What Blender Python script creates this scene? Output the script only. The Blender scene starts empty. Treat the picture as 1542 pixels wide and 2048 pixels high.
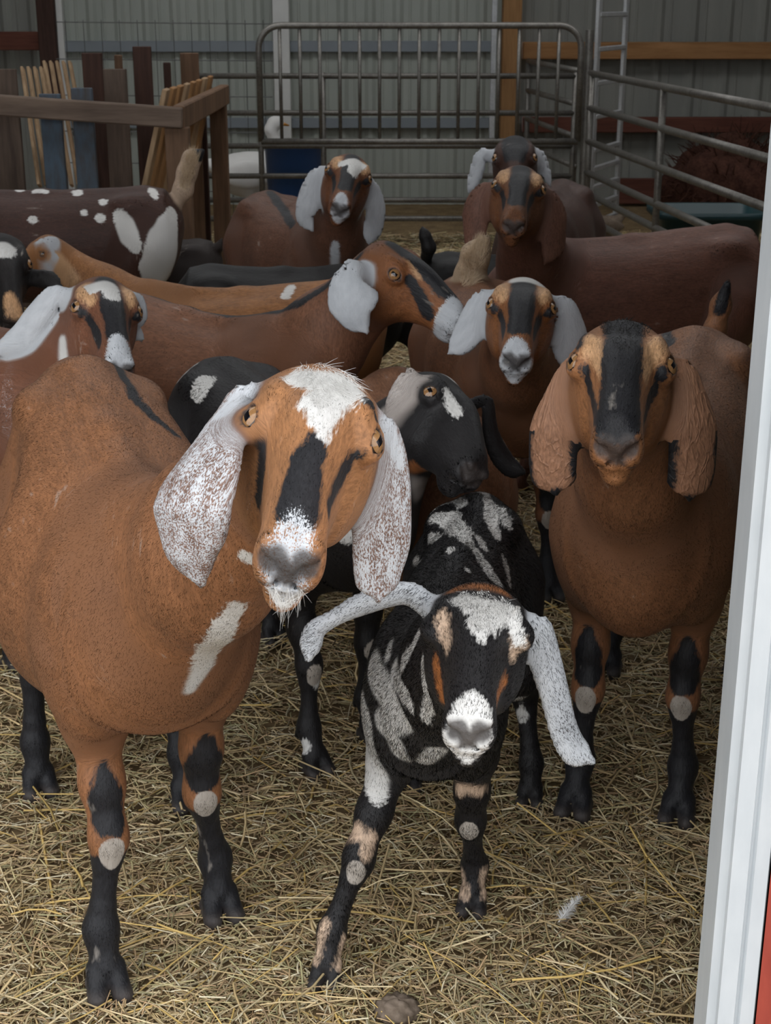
import bpy, math, random
import numpy as np
from mathutils import Vector
from mathutils.bvhtree import BVHTree

scene = bpy.context.scene
COL = scene.collection

# ------------------------------------------------------------------ camera
CAM_F, CAM_P, CAM_H = 2898.0, math.radians(19.5), 1.45
cp, sp = math.cos(CAM_P), math.sin(CAM_P)
cam = bpy.data.cameras.new('camera')
cam.sensor_fit = 'VERTICAL'; cam.sensor_height = 36.0; cam.sensor_width = 36.0
cam.lens = CAM_F * 36.0 / 2048.0
cam.clip_start = 0.05; cam.clip_end = 200
cam.dof.use_dof = True; cam.dof.focus_distance = 1.75; cam.dof.aperture_fstop = 22.0
camo = bpy.data.objects.new('camera', cam); COL.objects.link(camo)
camo.location = (0, 0, CAM_H); camo.rotation_euler = (math.pi/2 - CAM_P, 0, 0)
scene.camera = camo

# ------------------------------------------------------------------ light and exposure
world = bpy.data.worlds.new('overcast_sky'); scene.world = world; world.use_nodes = True
wn = world.node_tree; wn.nodes.clear()
wo = wn.nodes.new('ShaderNodeOutputWorld'); wb = wn.nodes.new('ShaderNodeBackground')
wg = wn.nodes.new('ShaderNodeTexCoord'); wsx = wn.nodes.new('ShaderNodeSeparateXYZ'); wr = wn.nodes.new('ShaderNodeValToRGB')
wn.links.new(wg.outputs['Generated'], wsx.inputs[0]); wn.links.new(wsx.outputs[2], wr.inputs[0])
wr.color_ramp.elements[0].position = 0.0; wr.color_ramp.elements[0].color = (0.72, 0.76, 0.80, 1)
wr.color_ramp.elements[1].position = 1.0; wr.color_ramp.elements[1].color = (1.0, 1.0, 1.0, 1)
wn.links.new(wr.outputs[0], wb.inputs[0]); wb.inputs[1].default_value = 1.0
wn.links.new(wb.outputs[0], wo.inputs[0])
world.cycles.sampling_method = 'MANUAL'; world.cycles.sample_map_resolution = 256
scene.view_settings.view_transform = 'Standard'; scene.view_settings.look = 'None'
scene.view_settings.gamma = 1.0; scene.view_settings.use_curve_mapping = False
scene.view_settings.exposure = 1.45
scene.cycles.use_denoising = True
scene.cycles.max_bounces = 6; scene.cycles.diffuse_bounces = 4

# ------------------------------------------------------------------ helpers
def ray(px, py):
    u = (px - 771.0)/CAM_F; v = (py - 1024.0)/CAM_F
    return np.array([u, cp - v*sp, -sp - v*cp])
def gp(px, py, z=0.0):                       # a photo pixel to the ground
    d = ray(px, py); return np.array([0, 0, CAM_H]) + d*((z - CAM_H)/d[2])
def at(px, py, Y):                           # a photo pixel to a distance into the barn
    d = ray(px, py); return np.array([0, 0, CAM_H]) + d*(Y/d[1])
def pxm(q):                                  # metres per photo pixel at a point
    return ((q[1])*cp - (q[2]-CAM_H)*sp)/CAM_F
def nrm(v):
    v = np.asarray(v, float); return v/(np.linalg.norm(v)+1e-9)

def tag(o, label=None, cat=None, group=None, kind=None):
    if label: o['label'] = label
    if cat: o['category'] = cat
    if group: o['group'] = group
    if kind: o['kind'] = kind
    return o
def empty(name, loc, label=None, cat=None, group=None):
    o = bpy.data.objects.new(name, None); COL.objects.link(o); o.location = loc; o.empty_display_size = .05
    return tag(o, label, cat, group)
def link_mesh(name, verts, faces, mat, parent=None, smooth=False):
    me = bpy.data.meshes.new(name)
    if isinstance(faces, np.ndarray):
        n, k = faces.shape
        me.vertices.add(len(verts)); me.vertices.foreach_set('co', np.asarray(verts, np.float32).ravel())
        me.loops.add(n*k); me.loops.foreach_set('vertex_index', faces.astype(np.int32).ravel())
        me.polygons.add(n); me.polygons.foreach_set('loop_start', np.arange(0, n*k, k, dtype=np.int32))
        me.update(calc_edges=True); me.validate()
    else:
        me.from_pydata([tuple(v) for v in verts], [], faces); me.update()
    if smooth: me.polygons.foreach_set('use_smooth', np.ones(len(me.polygons), bool))
    if mat is not None: me.materials.append(mat)
    o = bpy.data.objects.new(name, me); COL.objects.link(o)
    if parent is not None:
        o.parent = parent; o.location = -np.array(parent.location)
    return o

class MB:                                    # collects boxes, tubes and lathes, links them as one mesh
    def __init__(s): s.v = []; s.f = []
    def add(s, v, f):
        b = len(s.v); s.v += [tuple(x) for x in v]; s.f += [tuple(i+b for i in q) for q in f]; return s
    def box(s, a, b, c=0.0):                 # axis-aligned, chamfered by c
        a = np.array(a, float); b = np.array(b, float); lo = np.minimum(a, b); hi = np.maximum(a, b)
        return s.beam_box((lo+hi)/2, (hi-lo)/2, np.eye(3), c)
    def beam_box(s, ctr, half, R, c=0.0):
        half = np.array(half, float); c = min(c, half.min()*.45)
        if c <= 0:
            V = [ctr + R @ (half*np.array([x, y, z])) for x in (-1, 1) for y in (-1, 1) for z in (-1, 1)]
            return s.add(V, [(0,1,3,2), (4,6,7,5), (0,4,5,1), (2,3,7,6), (0,2,6,4), (1,5,7,3)])
        V = []; idx = {}
        for x in (-1, 1):
            for y in (-1, 1):
                for z in (-1, 1):
                    sg = np.array([x, y, z])
                    for k in range(3):
                        q = half*sg; q = q - sg*c; q[k] = half[k]*sg[k]
                        idx[(x, y, z, k)] = len(V); V.append(ctr + R @ q)
        F = []
        for k in range(3):
            i, j = (k+1) % 3, (k+2) % 3
            for g in (-1, 1):
                q = []
                for (p1, p2) in ((-1,-1), (1,-1), (1,1), (-1,1)):
                    t = [0, 0, 0]; t[k] = g; t[i] = p1; t[j] = p2; q.append(idx[(*t, k)])
                F.append(q if g > 0 else q[::-1])
            for p1 in (-1, 1):
                for p2 in (-1, 1):
                    t0 = [0,0,0]; t0[i] = p1; t0[j] = p2; t1 = list(t0); t0[k] = -1; t1[k] = 1
                    q = [idx[(*t0, i)], idx[(*t1, i)], idx[(*t1, j)], idx[(*t0, j)]]
                    F.append(q if p1*p2 > 0 else q[::-1])
        for x in (-1, 1):
            for y in (-1, 1):
                for z in (-1, 1):
                    q = [idx[(x, y, z, k)] for k in range(3)]
                    F.append(q if x*y*z > 0 else q[::-1])
        return s.add(V, F)
    def beam(s, a, b, w, h, up=(0, 0, 1), c=0.003):   # a plank from a to b, w across, h along up
        a = np.array(a, float); b = np.array(b, float); x = nrm(b-a); y = nrm(np.cross(up, x)); z = np.cross(x, y)
        return s.beam_box((a+b)/2, (np.linalg.norm(b-a)/2, w/2, h/2), np.stack([x, y, z], 1), c)
    def tube(s, pts, r, n=10, cap=True):
        P = [np.array(p, float) for p in pts]; m = len(P)
        rr = r if hasattr(r, '__len__') else [r]*m
        base = len(s.v); prev = None
        for i in range(m):
            d = nrm(P[min(i+1, m-1)] - P[max(i-1, 0)])
            if prev is None:
                a = np.array([0, 0, 1.0]) if abs(d[2]) < .9 else np.array([1.0, 0, 0])
                u = nrm(np.cross(d, a))
            else: u = nrm(prev - d*np.dot(prev, d))
            prev = u; w = np.cross(d, u)
            for k in range(n):
                t = 2*math.pi*k/n; s.v.append(tuple(P[i] + rr[i]*(math.cos(t)*u + math.sin(t)*w)))
        for i in range(m-1):
            for k in range(n):
                k2 = (k+1) % n
                s.f.append((base+i*n+k, base+i*n+k2, base+(i+1)*n+k2, base+(i+1)*n+k))
        if cap:
            s.f.append(tuple(base+k for k in range(n))[::-1]); s.f.append(tuple(base+(m-1)*n+k for k in range(n)))
        return s
    def lathe(s, ctr, prof, n=32, sx=1, sy=1):
        base = len(s.v); m = len(prof)
        for (r, z) in prof:
            for k in range(n):
                t = 2*math.pi*k/n; s.v.append((ctr[0]+r*sx*math.cos(t), ctr[1]+r*sy*math.sin(t), ctr[2]+z))
        for i in range(m-1):
            for k in range(n):
                k2 = (k+1) % n; s.f.append((base+i*n+k, base+i*n+k2, base+(i+1)*n+k2, base+(i+1)*n+k))
        return s
    def build(s, name, mat, parent=None, smooth=False):
        return link_mesh(name, s.v, s.f, mat, parent, smooth)

# ------------------------------------------------------------------ materials
def newmat(name, rough=.6, spec=.5, metal=0.0):
    m = bpy.data.materials.new(name); m.use_nodes = True; nt = m.node_tree
    b = nt.nodes['Principled BSDF']; b.inputs['Roughness'].default_value = rough
    b.inputs['Specular IOR Level'].default_value = spec; b.inputs['Metallic'].default_value = metal
    return m, nt, b
def nd(nt, t, **kw):
    n = nt.nodes.new(t)
    for k, v in kw.items(): setattr(n, k, v)
    return n
def mathn(nt, op, a, b=None, c=None, clamp=False):
    n = nt.nodes.new('ShaderNodeMath'); n.operation = op; n.use_clamp = clamp
    for i, x in enumerate((a, b, c)):
        if x is None: continue
        if isinstance(x, (int, float)): n.inputs[i].default_value = x
        else: nt.links.new(x, n.inputs[i])
    return n.outputs[0]
def mixc(nt, f, a, b):
    n = nt.nodes.new('ShaderNodeMix'); n.data_type = 'RGBA'
    for i, x in ((0, f), (6, a), (7, b)):
        if isinstance(x, (int, float)): n.inputs[i].default_value = x
        elif isinstance(x, tuple): n.inputs[i].default_value = (*x, 1)
        else: nt.links.new(x, n.inputs[i])
    return n.outputs[2]
def noise(nt, vec, scale, detail=3, rough=.55):
    n = nt.nodes.new('ShaderNodeTexNoise'); n.inputs['Scale'].default_value = scale
    n.inputs['Detail'].default_value = detail; n.inputs['Roughness'].default_value = rough
    if vec is not None: nt.links.new(vec, n.inputs['Vector'])
    return n.outputs[0]
def coords(nt, sc=(1, 1, 1), kind='Object'):
    t = nt.nodes.new('ShaderNodeTexCoord'); m = nt.nodes.new('ShaderNodeMapping'); m.inputs['Scale'].default_value = sc
    nt.links.new(t.outputs[kind], m.inputs[0]); return m.outputs[0]
def bump(nt, b, h, strength=.3, dist=.01):
    n = nt.nodes.new('ShaderNodeBump'); n.inputs['Strength'].default_value = strength; n.inputs['Distance'].default_value = dist
    nt.links.new(h, n.inputs['Height']); nt.links.new(n.outputs[0], b.inputs['Normal'])
def ramp(nt, f, stops):
    r = nt.nodes.new('ShaderNodeValToRGB'); nt.links.new(f, r.inputs[0])
    while len(r.color_ramp.elements) < len(stops): r.color_ramp.elements.new(.5)
    for e, (p, c) in zip(r.color_ramp.elements, stops): e.position = p; e.color = (*c, 1)
    return r.outputs[0]

def mat_mottled(name, c1, c2, scale=6, rough=.6, sc=(1, 1, 1), bstr=.15, fine=60, metal=0.0, spec=.4):
    m, nt, b = newmat(name, rough, spec, metal); v = coords(nt, sc)
    n1 = noise(nt, v, scale, 5); n2 = noise(nt, v, fine, 4)
    f = mathn(nt, 'MULTIPLY_ADD', n2, .5, mathn(nt, 'MULTIPLY', n1, .5))
    nt.links.new(ramp(nt, f, [(.35, c1), (.65, c2)]), b.inputs['Base Color'])
    bump(nt, b, f, bstr, .004); return m
def mat_wood(name, c1, c2, axis=2, sc=1.0, rough=.75):
    m, nt, b = newmat(name, rough, .25); s = [14*sc]*3; s[axis] = 1.2*sc
    v = coords(nt, tuple(s)); n1 = noise(nt, v, 2.2, 6, .65); v2 = coords(nt, (1, 1, 1)); n2 = noise(nt, v2, 3.0, 3)
    f = mathn(nt, 'MULTIPLY_ADD', n1, .7, mathn(nt, 'MULTIPLY', n2, .3))
    nt.links.new(ramp(nt, f, [(.32, c1), (.68, c2)]), b.inputs['Base Color'])
    bump(nt, b, n1, .35, .004); return m
def mat_plain(name, c, rough=.5, spec=.5, metal=0.0, var=.12):
    m, nt, b = newmat(name, rough, spec, metal); n1 = noise(nt, coords(nt), 9, 4)
    k = mathn(nt, 'MULTIPLY_ADD', n1, 2*var, 1-var)
    mx = nt.nodes.new('ShaderNodeMix'); mx.data_type = 'RGBA'; mx.blend_type = 'MULTIPLY'; mx.inputs[0].default_value = 1
    mx.inputs[6].default_value = (*c, 1); nt.links.new(k, mx.inputs[7])
    nt.links.new(mx.outputs[2], b.inputs['Base Color']); return m

M = {}
M['soil'] = mat_mottled('trodden_bedding', (.11, .075, .04), (.26, .185, .10), 9, .95, (1, 1, 1), .6, 70, spec=.1)
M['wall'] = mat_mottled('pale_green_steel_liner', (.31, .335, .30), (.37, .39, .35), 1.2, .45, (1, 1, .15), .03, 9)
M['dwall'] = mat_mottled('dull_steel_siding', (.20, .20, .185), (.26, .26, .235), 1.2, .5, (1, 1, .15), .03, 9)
M['purlin'] = mat_plain('galvanised_purlin', (.20, .225, .25), .45, .5)
M['ceil'] = mat_plain('ceiling_liner', (.25, .25, .24), .7, .3)
M['pipe'] = mat_mottled('weathered_galvanised_pipe', (.12, .11, .10), (.23, .22, .20), 14, .42, (1, 1, 1), .1, 90, .55)
M['wire'] = mat_plain('wire', (.10, .10, .10), .5, .5, .5)
M['alu'] = mat_mottled('dull_aluminium', (.42, .43, .44), (.58, .59, .60), 14, .4, (1, 1, 1), .05, 90, .4)
M['wood_grey'] = mat_wood('weathered_grey_timber', (.05, .035, .028), (.145, .105, .08), 2)
M['wood_greyx'] = mat_wood('weathered_rail_timber', (.075, .052, .04), (.20, .145, .11), 0)
M['wood_dark'] = mat_wood('dark_stained_timber', (.028, .015, .012), (.085, .044, .033), 2)
M['wood_mid'] = mat_wood('brown_timber', (.085, .05, .03), (.22, .13, .08), 2)
M['wood_pale'] = mat_wood('pale_pallet_wood', (.24, .15, .085), (.50, .35, .21), 2)
M['wood_orange'] = mat_wood('orange_pine', (.20, .10, .04), (.42, .23, .10), 2)
M['wood_orangex'] = mat_wood('orange_pine_girt', (.20, .095, .035), (.40, .21, .09), 0)
M['wood_redx'] = mat_wood('reddish_girt', (.07, .022, .015), (.16, .06, .04), 0)
M['paint_blue'] = mat_mottled('flaked_blue_paint', (.06, .048, .042), (.075, .115, .16), 7, .7, (1, 1, .3), .2, 40)
M['trim'] = mat_mottled('white_door_trim', (.52, .56, .59), (.61, .645, .67), 2.5, .38, (1, 1, .3), .02, 40)
M['red'] = mat_mottled('red_painted_siding', (.30, .05, .035), (.42, .075, .05), 5, .5, (1, 1, .3), .1, 60)
M['track'] = mat_plain('dark_rubber_seal', (.03, .03, .03), .6)
M['white'] = mat_plain('white_paint', (.62, .62, .60), .5)
M['bluetub'] = mat_plain('blue_plastic', (.03, .09, .26), .4)
M['trough'] = mat_plain('dark_green_plastic', (.010, .042, .05), .4)
M['feather'] = mat_plain('white_down', (.75, .74, .72), .9, .1)
M['henred'] = mat_mottled('russet_plumage', (.09, .03, .018), (.22, .085, .045), 30, .8, (1, 1, 1), .3, 120)
M['comb'] = mat_plain('red_comb', (.32, .02, .02), .6)
M['beak'] = mat_plain('orange_beak', (.5, .22, .04), .5)
M['brush'] = mat_mottled('dried_brush', (.03, .013, .010), (.085, .038, .026), 16, .9, (1, 1, 1), .3, 60, spec=.1)
M['clod'] = mat_mottled('dried_clod', (.10, .075, .055), (.24, .19, .15), 20, .95, (1, 1, 1), .6, 90, spec=.1)
M['eyeblack'] = mat_plain('wet_black', (.004, .004, .005), .08, .6)
# ------------------------------------------------------------------ the barn
def struct(mb, name, mat): return tag(mb.build(name, mat), kind='structure')
DOORY, JX = 1.5, 0.402                      # front wall plane, right jamb face
YB, XL, XR, ZC = 11.0, -4.6, 4.4, 3.3
struct(MB().add([(-9, -7, 0), (9, -7, 0), (9, 13, 0), (-9, 13, 0)], [(0, 1, 2, 3)]), 'floor', M['soil'])
def ribbed(x0, x1, y, z0, z1, pitch=.2, d=.02):
    mb = MB(); xs = []; x = x0
    while x < x1:
        for dx, dy in ((0, 0), (.028, d), (.055, d), (.083, 0), (.118, 0), (.124, .006), (.134, .006), (.140, 0)):
            if x+dx < x1: xs.append((x+dx, y-dy))
        x += pitch
    xs.append((x1, y)); n = len(xs)
    V = [(a, b, z) for z in (z0, z1) for a, b in xs]
    return mb.add(V, [(i, i+1, n+i+1, n+i) for i in range(n-1)])
def ribbed_y(y0, y1, x, z0, z1, sgn, pitch=.2, d=.02):
    mb = ribbed(y0, y1, 0, z0, z1, pitch, d); mb.v = [(x+sgn*(-b), a, z) for a, b, z in mb.v]; return mb
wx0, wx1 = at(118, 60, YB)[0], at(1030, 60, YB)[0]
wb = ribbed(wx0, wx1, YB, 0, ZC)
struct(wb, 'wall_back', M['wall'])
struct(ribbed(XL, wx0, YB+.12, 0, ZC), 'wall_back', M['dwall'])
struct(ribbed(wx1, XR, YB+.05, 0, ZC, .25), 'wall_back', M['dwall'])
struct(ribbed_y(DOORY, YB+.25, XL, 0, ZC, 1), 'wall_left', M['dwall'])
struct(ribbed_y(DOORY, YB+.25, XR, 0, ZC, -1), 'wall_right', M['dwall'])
mb = MB()                                  # roof liner, with open bays added out of view to brighten the barn
ys = [DOORY-.1, 4.6, 5.7, 7.6, 8.9, YB+.3]
for a, b in ((0, 1), (2, 3), (4, 5)): mb.box((XL, ys[a], ZC), (XR, ys[b], ZC+.1))
for a, b in ((1, 2), (3, 4)):
    for xa, xb in ((XL, -3.4), (-.15, .15), (3.4, XR)): mb.box((xa, ys[a], ZC), (xb, ys[b], ZC+.1))
struct(mb, 'ceiling', M['ceil'])
# front wall right of the doorway: red siding outside, white trim on the corner
fr = ribbed(JX+.056, XR, DOORY-.02, 0, ZC+.1, .23, .018)
struct(fr, 'wall_front', M['red'])
struct(MB().box((JX+.03, DOORY+.07, 0), (XR, DOORY+.11, ZC)), 'wall_front', M['wood_dark'])
DL = -3.3
fl = ribbed(XL-.1, DL, DOORY-.02, 0, ZC+.1, .23, .018)
struct(fl, 'wall_front', M['red'])
struct(MB().box((DL, DOORY-.03, 3.0), (JX, DOORY+.05, ZC+.1)), 'trim', M['trim'])
# the jamb trim: a folded white channel with two grooves
prof = [(.0, .06), (.0, .0), (.010, -.004), (.0105, -.014), (.030, -.016), (.032, -.011), (.035, -.011), (.0375, -.017), (.0535, -.018), (.056, -.014), (.056, .0), (.056, .06)]
n = len(prof); V = [(JX+a, DOORY+b, z) for z in (0, ZC) for a, b in prof]
struct(MB().add(V, [(i, i+1, n+i+1, n+i) for i in range(n-1)]), 'trim_2', M['trim'])
struct(MB().box((JX+.012, DOORY+.06, 0), (JX+.05, DOORY+.09, ZC)), 'trim_3', M['track'])
# girts and posts on the back wall
def zpx(y, Y): return at(771, y, Y)[2]
def xpx(x, y, Y): return at(x, y, Y)[0]
def tagged(mb, name, mat, label, cat, group=None): return tag(mb.build(name, mat), label, cat, group)
Yw = YB-.04
for (y0, y1, lab) in ((82, 104, 'grey steel girt across the pale back wall, higher of two'), (236, 256, 'grey steel girt across the pale back wall, lower of two')):
    tagged(MB().box((xpx(125, y0, Yw), Yw-.03, zpx(y1, Yw)), (xpx(985, y0, Yw), Yw+.035, zpx(y0, Yw)), .004), 'wall_girt', M['purlin'], lab, 'beam', 'grey girts on the back wall')
for (y0, y1, m, lab) in ((84, 118, 'wood_orangex', 'orange pine girt on the wall behind the ladder, upper one'), (234, 264, 'wood_redx', 'reddish timber girt on the wall behind the ladder, lower one')):
    tagged(MB().box((xpx(1045, y0, Yw), Yw-.06, zpx(y1, Yw)), (XR-.05, Yw+.03, zpx(y0, Yw)), .005), 'wall_girt', M[m], lab, 'beam', 'timber girts on the right of the back wall')
tagged(MB().box((xpx(1003, 60, Yw), Yw-.13, 0), (xpx(1040, 60, Yw), Yw+.02, ZC), .005), 'wall_post', M['wood_orange'], 'orange pine post standing behind the metal gate', 'post')
tagged(MB().box((xpx(546, 60, Yw-.05), Yw-.08, 0), (xpx(579, 60, Yw-.05), Yw+.03, ZC), .004), 'wall_post', M['white'], 'white painted upright on back wall behind the gate\'s left end', 'post')
tagged(MB().box((xpx(983, 60, Yw-.3), Yw-.3, 0), (xpx(994, 60, Yw-.3), Yw-.26, ZC), .003), 'wall_pipe', M['alu'], 'thin pale pipe rising beside the orange pine post', 'pipe')
tagged(MB().box((xpx(76, 60, Yw-.1), Yw-.12, 0), (xpx(112, 60, Yw-.1), Yw-.02, ZC), .005), 'wall_post', M['wood_dark'], 'dark stained post on the back wall above the hay feeder', 'post')
tagged(MB().box((xpx(113, 60, Yw), Yw-.06, 0), (xpx(130, 60, Yw), Yw+.01, ZC), .003), 'wall_strip', M['white'], 'narrow white strip beside the dark stained post', 'strip')
tagged(MB().box((XL+.1, Yw-.06, zpx(100, Yw)), (xpx(74, 60, Yw-.1), Yw, zpx(63, Yw)), .004), 'wall_girt', M['wood_redx'], 'dark reddish girt left of the dark stained post', 'beam')
# thin wire netting left of the gate
YW = 10.2; w = MB()
for y in (44, 118, 190, 262, 325, 380): w.tube([at(112, y, YW), at(545, y+4, YW)], .0035, 6)
for x in range(130, 545, 36): w.tube([(xpx(x, 40, YW), YW, zpx(40, YW)), (xpx(x, 40, YW), YW, .02)], .0025, 5)
tagged(w, 'wire_netting', M['wire'], 'thin wire netting stretched between the feeder and gate', 'fence')

# gate with upright bars and rounded upper corners
YG = 8.9
g = empty('metal_gate', (xpx(840, 283, YG), YG, zpx(290, YG)), 'metal pipe gate with upright bars and rounded corners at back', 'gate')
xl, xr, zt, zb, r = xpx(519, 160, YG), xpx(1160, 160, YG), zpx(51, YG), zpx(283, YG), .13
fp = [(xl, YG, zb)]
for k in range(9):
    t = math.pi - k*math.pi/16; fp.append((xl+r+r*math.cos(t), YG, zt-r+r*math.sin(t)))
for k in range(9):
    t = math.pi/2 - k*math.pi/16; fp.append((xr-r+r*math.cos(t), YG, zt-r+r*math.sin(t)))
fp += [(xr, YG, zb)]
MB().tube(fp, .019, 12).build('frame', M['pipe'], g, True)
MB().tube([(xl, YG, zb), (xr, YG, zb)], .019, 12).build('bottom_rail', M['pipe'], g, True)
for i in range(15):
    x = xpx(561+39.6*i, 160, YG); MB().tube([(x, YG, zb), (x, YG, zt)], .0105, 8).build('bar', M['pipe'], g, True)
# livestock panel below and behind it
YP = 9.05
RZ = [zpx(y, YP) for y in (152, 226, 292, 352, 400, 437)]
p = empty('fence_panel', (xpx(800, 400, YP), YP, 0), 'long horizontal pipe fence panel behind the barred gate', 'fence', 'pipe fence panels')
x0, x1 = xpx(395, 152, YP), 1.14
for z in RZ: MB().tube([(x0, YP, z), (x1, YP, z)], .017, 10).build('rail', M['pipe'], p, True)
for x in (x0, xpx(522, 290, YP), xpx(647, 290, YP), x1): MB().tube([(x, YP, .02), (x, YP, RZ[0]+.02)], .017, 8).build('upright', M['pipe'], p, True)
# right hand panel running toward the doorway
def rp(Y, z): return (1.185 + .117*(9.0-Y), Y, z)
p = empty('fence_panel', (1.4, 7.2, 0), 'pipe fence panel running from the gate corner along right side', 'fence', 'pipe fence panels')
RZ2 = [zpx(y, 9.0) for y in (144, 212, 278, 339, 379, 425)]
for z in RZ2: MB().tube([rp(8.85, z), rp(5.5, z)], .019, 10).build('rail', M['pipe'], p, True)
for Y in (8.82, 7.42, 5.55): MB().tube([rp(Y, .02), rp(Y, RZ2[0])], .018, 8).build('upright', M['pipe'], p, True)
p = empty('fence_panel', (1.1, 9.9, 0), 'short pipe fence panel running on to the wall behind the gate', 'fence', 'pipe fence panels')
for z in RZ2[:4]: MB().tube([rp(10.6, z), rp(9.15, z)], .018, 8).build('rail', M['pipe'], p, True)
for Y in (10.58, 9.17): MB().tube([rp(Y, .02), rp(Y, RZ2[0])], .018, 8).build('upright', M['pipe'], p, True)
c = np.array(rp(9.0, 0)); c[0] += .02; tagged(MB().tube([c, (c[0], c[1], zpx(60, 9.0))], .026, 12), 'corner_post', M['pipe'], 'pipe post where gate and right fence panel meet', 'post')
# ladder standing on end behind the panel
ld = empty('ladder', (xpx(1215, 480, 9.3), 9.35, 0), 'aluminium ladder standing upright behind the right fence panel', 'ladder')
la = np.array([xpx(1190, 200, 9.25), 9.25, 0]); lb = np.array([xpx(1243, 200, 9.75), 9.75, 0])
for q in (la, lb): MB().beam(q, q+[0, 0, 2.6], .022, .06, nrm(lb-la), .003).build('side_rail', M['alu'], ld)
z = .10
while z < 2.5:
    MB().beam(la+[0, 0, z], lb+[0, 0, z], .03, .028, (0, 0, 1), .004).build('rung', M['alu'], ld); z += .115 if z < .55 else .2

# hay feeder of mixed boards
YF = 6.3
hf = empty('hay_feeder', (xpx(150, 300, YF+.5), YF+.6, 0), 'rustic wooden hay feeder of mixed boards at back left', 'feeder')
A = np.array([xpx(-60, 200, YF), YF, zpx(214, YF)]); B = np.array([xpx(366, 236, YF), YF, zpx(236, YF)]); Bz = B[2]
A[2] = Bz+.06
MB().beam(A, B, .05, .085, c=.006).build('top_rail', M['wood_greyx'], hf)
C = np.array([xpx(449, 190, 7.9), 7.9, Bz+.0])
MB().beam(B-[.02, .0, 0], C, .05, .10, c=.006).build('side_rail', M['wood_mid'], hf)
MB().beam((B[0]-.03, YF+.03, 0), (B[0]-.03, YF+.03, Bz-.04), .10, .07, (0, 1, 0)).build('post', M['wood_mid'], hf)
MB().beam((C[0]-.03, 7.85, 0), (C[0]-.03, 7.85, Bz+.03), .085, .08, (0, 1, 0)).build('post', M['wood_mid'], hf)
MB().beam((xpx(392, 300, 7.7), 7.95, 0), (xpx(392, 300, 7.7), 7.95, Bz-.05), .06, .05, (0, 1, 0)).build('post', M['wood_dark'], hf)
for (xa, xb, yt, dY, m) in ((-30, 40, 138, .25, 'wood_grey'), (82, 124, 188, .05, 'paint_blue'), (146, 188, 176, .05, 'paint_blue'), (172, 212, 106, .9, 'wood_dark'), (212, 258, 138, .45, 'wood_grey'),
                         (236, 251, 110, 1.3, 'wood_mid'), (273, 309, 93, .8, 'wood_dark'), (332, 346, 125, 1.3, 'wood_dark'), (366, 402, 106, 1.5, 'wood_mid')):
    Y = YF+dY; MB().box((xpx(xa, 250, Y), Y, .12), (xpx(xb, 250, Y), Y+.025, zpx(yt, Y)), .003).build('board', M[m], hf)
for i in range(9):                          # leaning pale slats inside the manger
    xt = 45 + 12.6*i - (0 if i < 4 else 6); yt = 140 - (4 if i < 4 else 16); Y = YF+.35+.07*i
    t = at(xt, yt, Y); b = at(xt+34+i*1.5, 372, Y-.28); MB().beam(b, t, .013, .035, (0, 1, 0), .002).build('slat', M['wood_pale'], hf)
for i in range(8):
    Y = YF+.25+.17*i; f_ = i/7
    t = np.array([B[0]-.10+.055*f_, Y, zpx(178-26*f_, Y)]); b = t + np.array([-.17+.03*f_, -.0, -.62])
    MB().beam(b, t, .11, .022, (1, 0, 0), .003).build('slat', M['wood_orange' if i % 3 else 'wood_pale'], hf)

# things standing beyond the fences
q = at(590, 372, 9.5); t = empty('tub', (q[0], q[1], 0), 'blue plastic tub standing behind the pipe fence', 'tub')
MB().lathe((q[0], q[1], 0), [(.0, .02), (.15, 0), (.16, .02), (.19, .55), (.205, .56), (.205, .59), (.185, .59), (.15, .05), (0, .05)], 28).build('body', M['bluetub'], t, True)
q = at(1412, 450, 7.8); t = empty('stock_trough', (q[0], q[1], 0), 'dark green plastic trough behind the right fence panel', 'trough')
rect = []
for (rx, ry, z) in ((.20, .14, 0), (.23, .17, .03), (.27, .21, .36), (.30, .24, .37), (.30, .24, .40), (.26, .20, .40), (.22, .16, .06)):
    rect.append([(q[0]+rx*math.copysign(abs(math.cos(a))**.35, math.cos(a)), q[1]+ry*math.copysign(abs(math.sin(a))**.35, math.sin(a)), z) for a in np.arange(32)*2*math.pi/32])
mb = MB()
for rr in rect: mb.v += rr
for i in range(len(rect)-1):
    for k in range(32): mb.f.append((i*32+k, i*32+(k+1) % 32, (i+1)*32+(k+1) % 32, (i+1)*32+k))
mb.f.append(tuple(range(6*32, 7*32))); mb.build('basin', M['trough'], t, True)
# ------------------------------------------------------------------ goats: implicit bodies, meshed with surface nets
F32 = np.float32
def smooth_table(st, n=72):                  # monotone cubic resample of station rows
    st = np.array(st, float); t = st[:, 0]; T = np.linspace(t[0], t[-1], n); out = [T]
    for k in range(1, st.shape[1]):
        y = st[:, k]; d = np.diff(y)/np.diff(t); m = np.zeros(len(t)); m[1:-1] = np.where(d[1:]*d[:-1] > 0, 2*d[1:]*d[:-1]/(d[1:]+d[:-1]+1e-12), 0)
        m[0] = d[0]; m[-1] = d[-1]; i = np.clip(np.searchsorted(t, T, 'right')-1, 0, len(t)-2)
        h = t[i+1]-t[i]; s = (T-t[i])/h
        out.append((2*s**3-3*s**2+1)*y[i] + (s**3-2*s**2+s)*h*m[i] + (-2*s**3+3*s**2)*y[i+1] + (s**3-s**2)*h*m[i+1])
    return np.array(out)
class Prim:
    def __init__(s, f, lo, hi): s.f = f; s.lo = np.array(lo, float); s.hi = np.array(hi, float)
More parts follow.
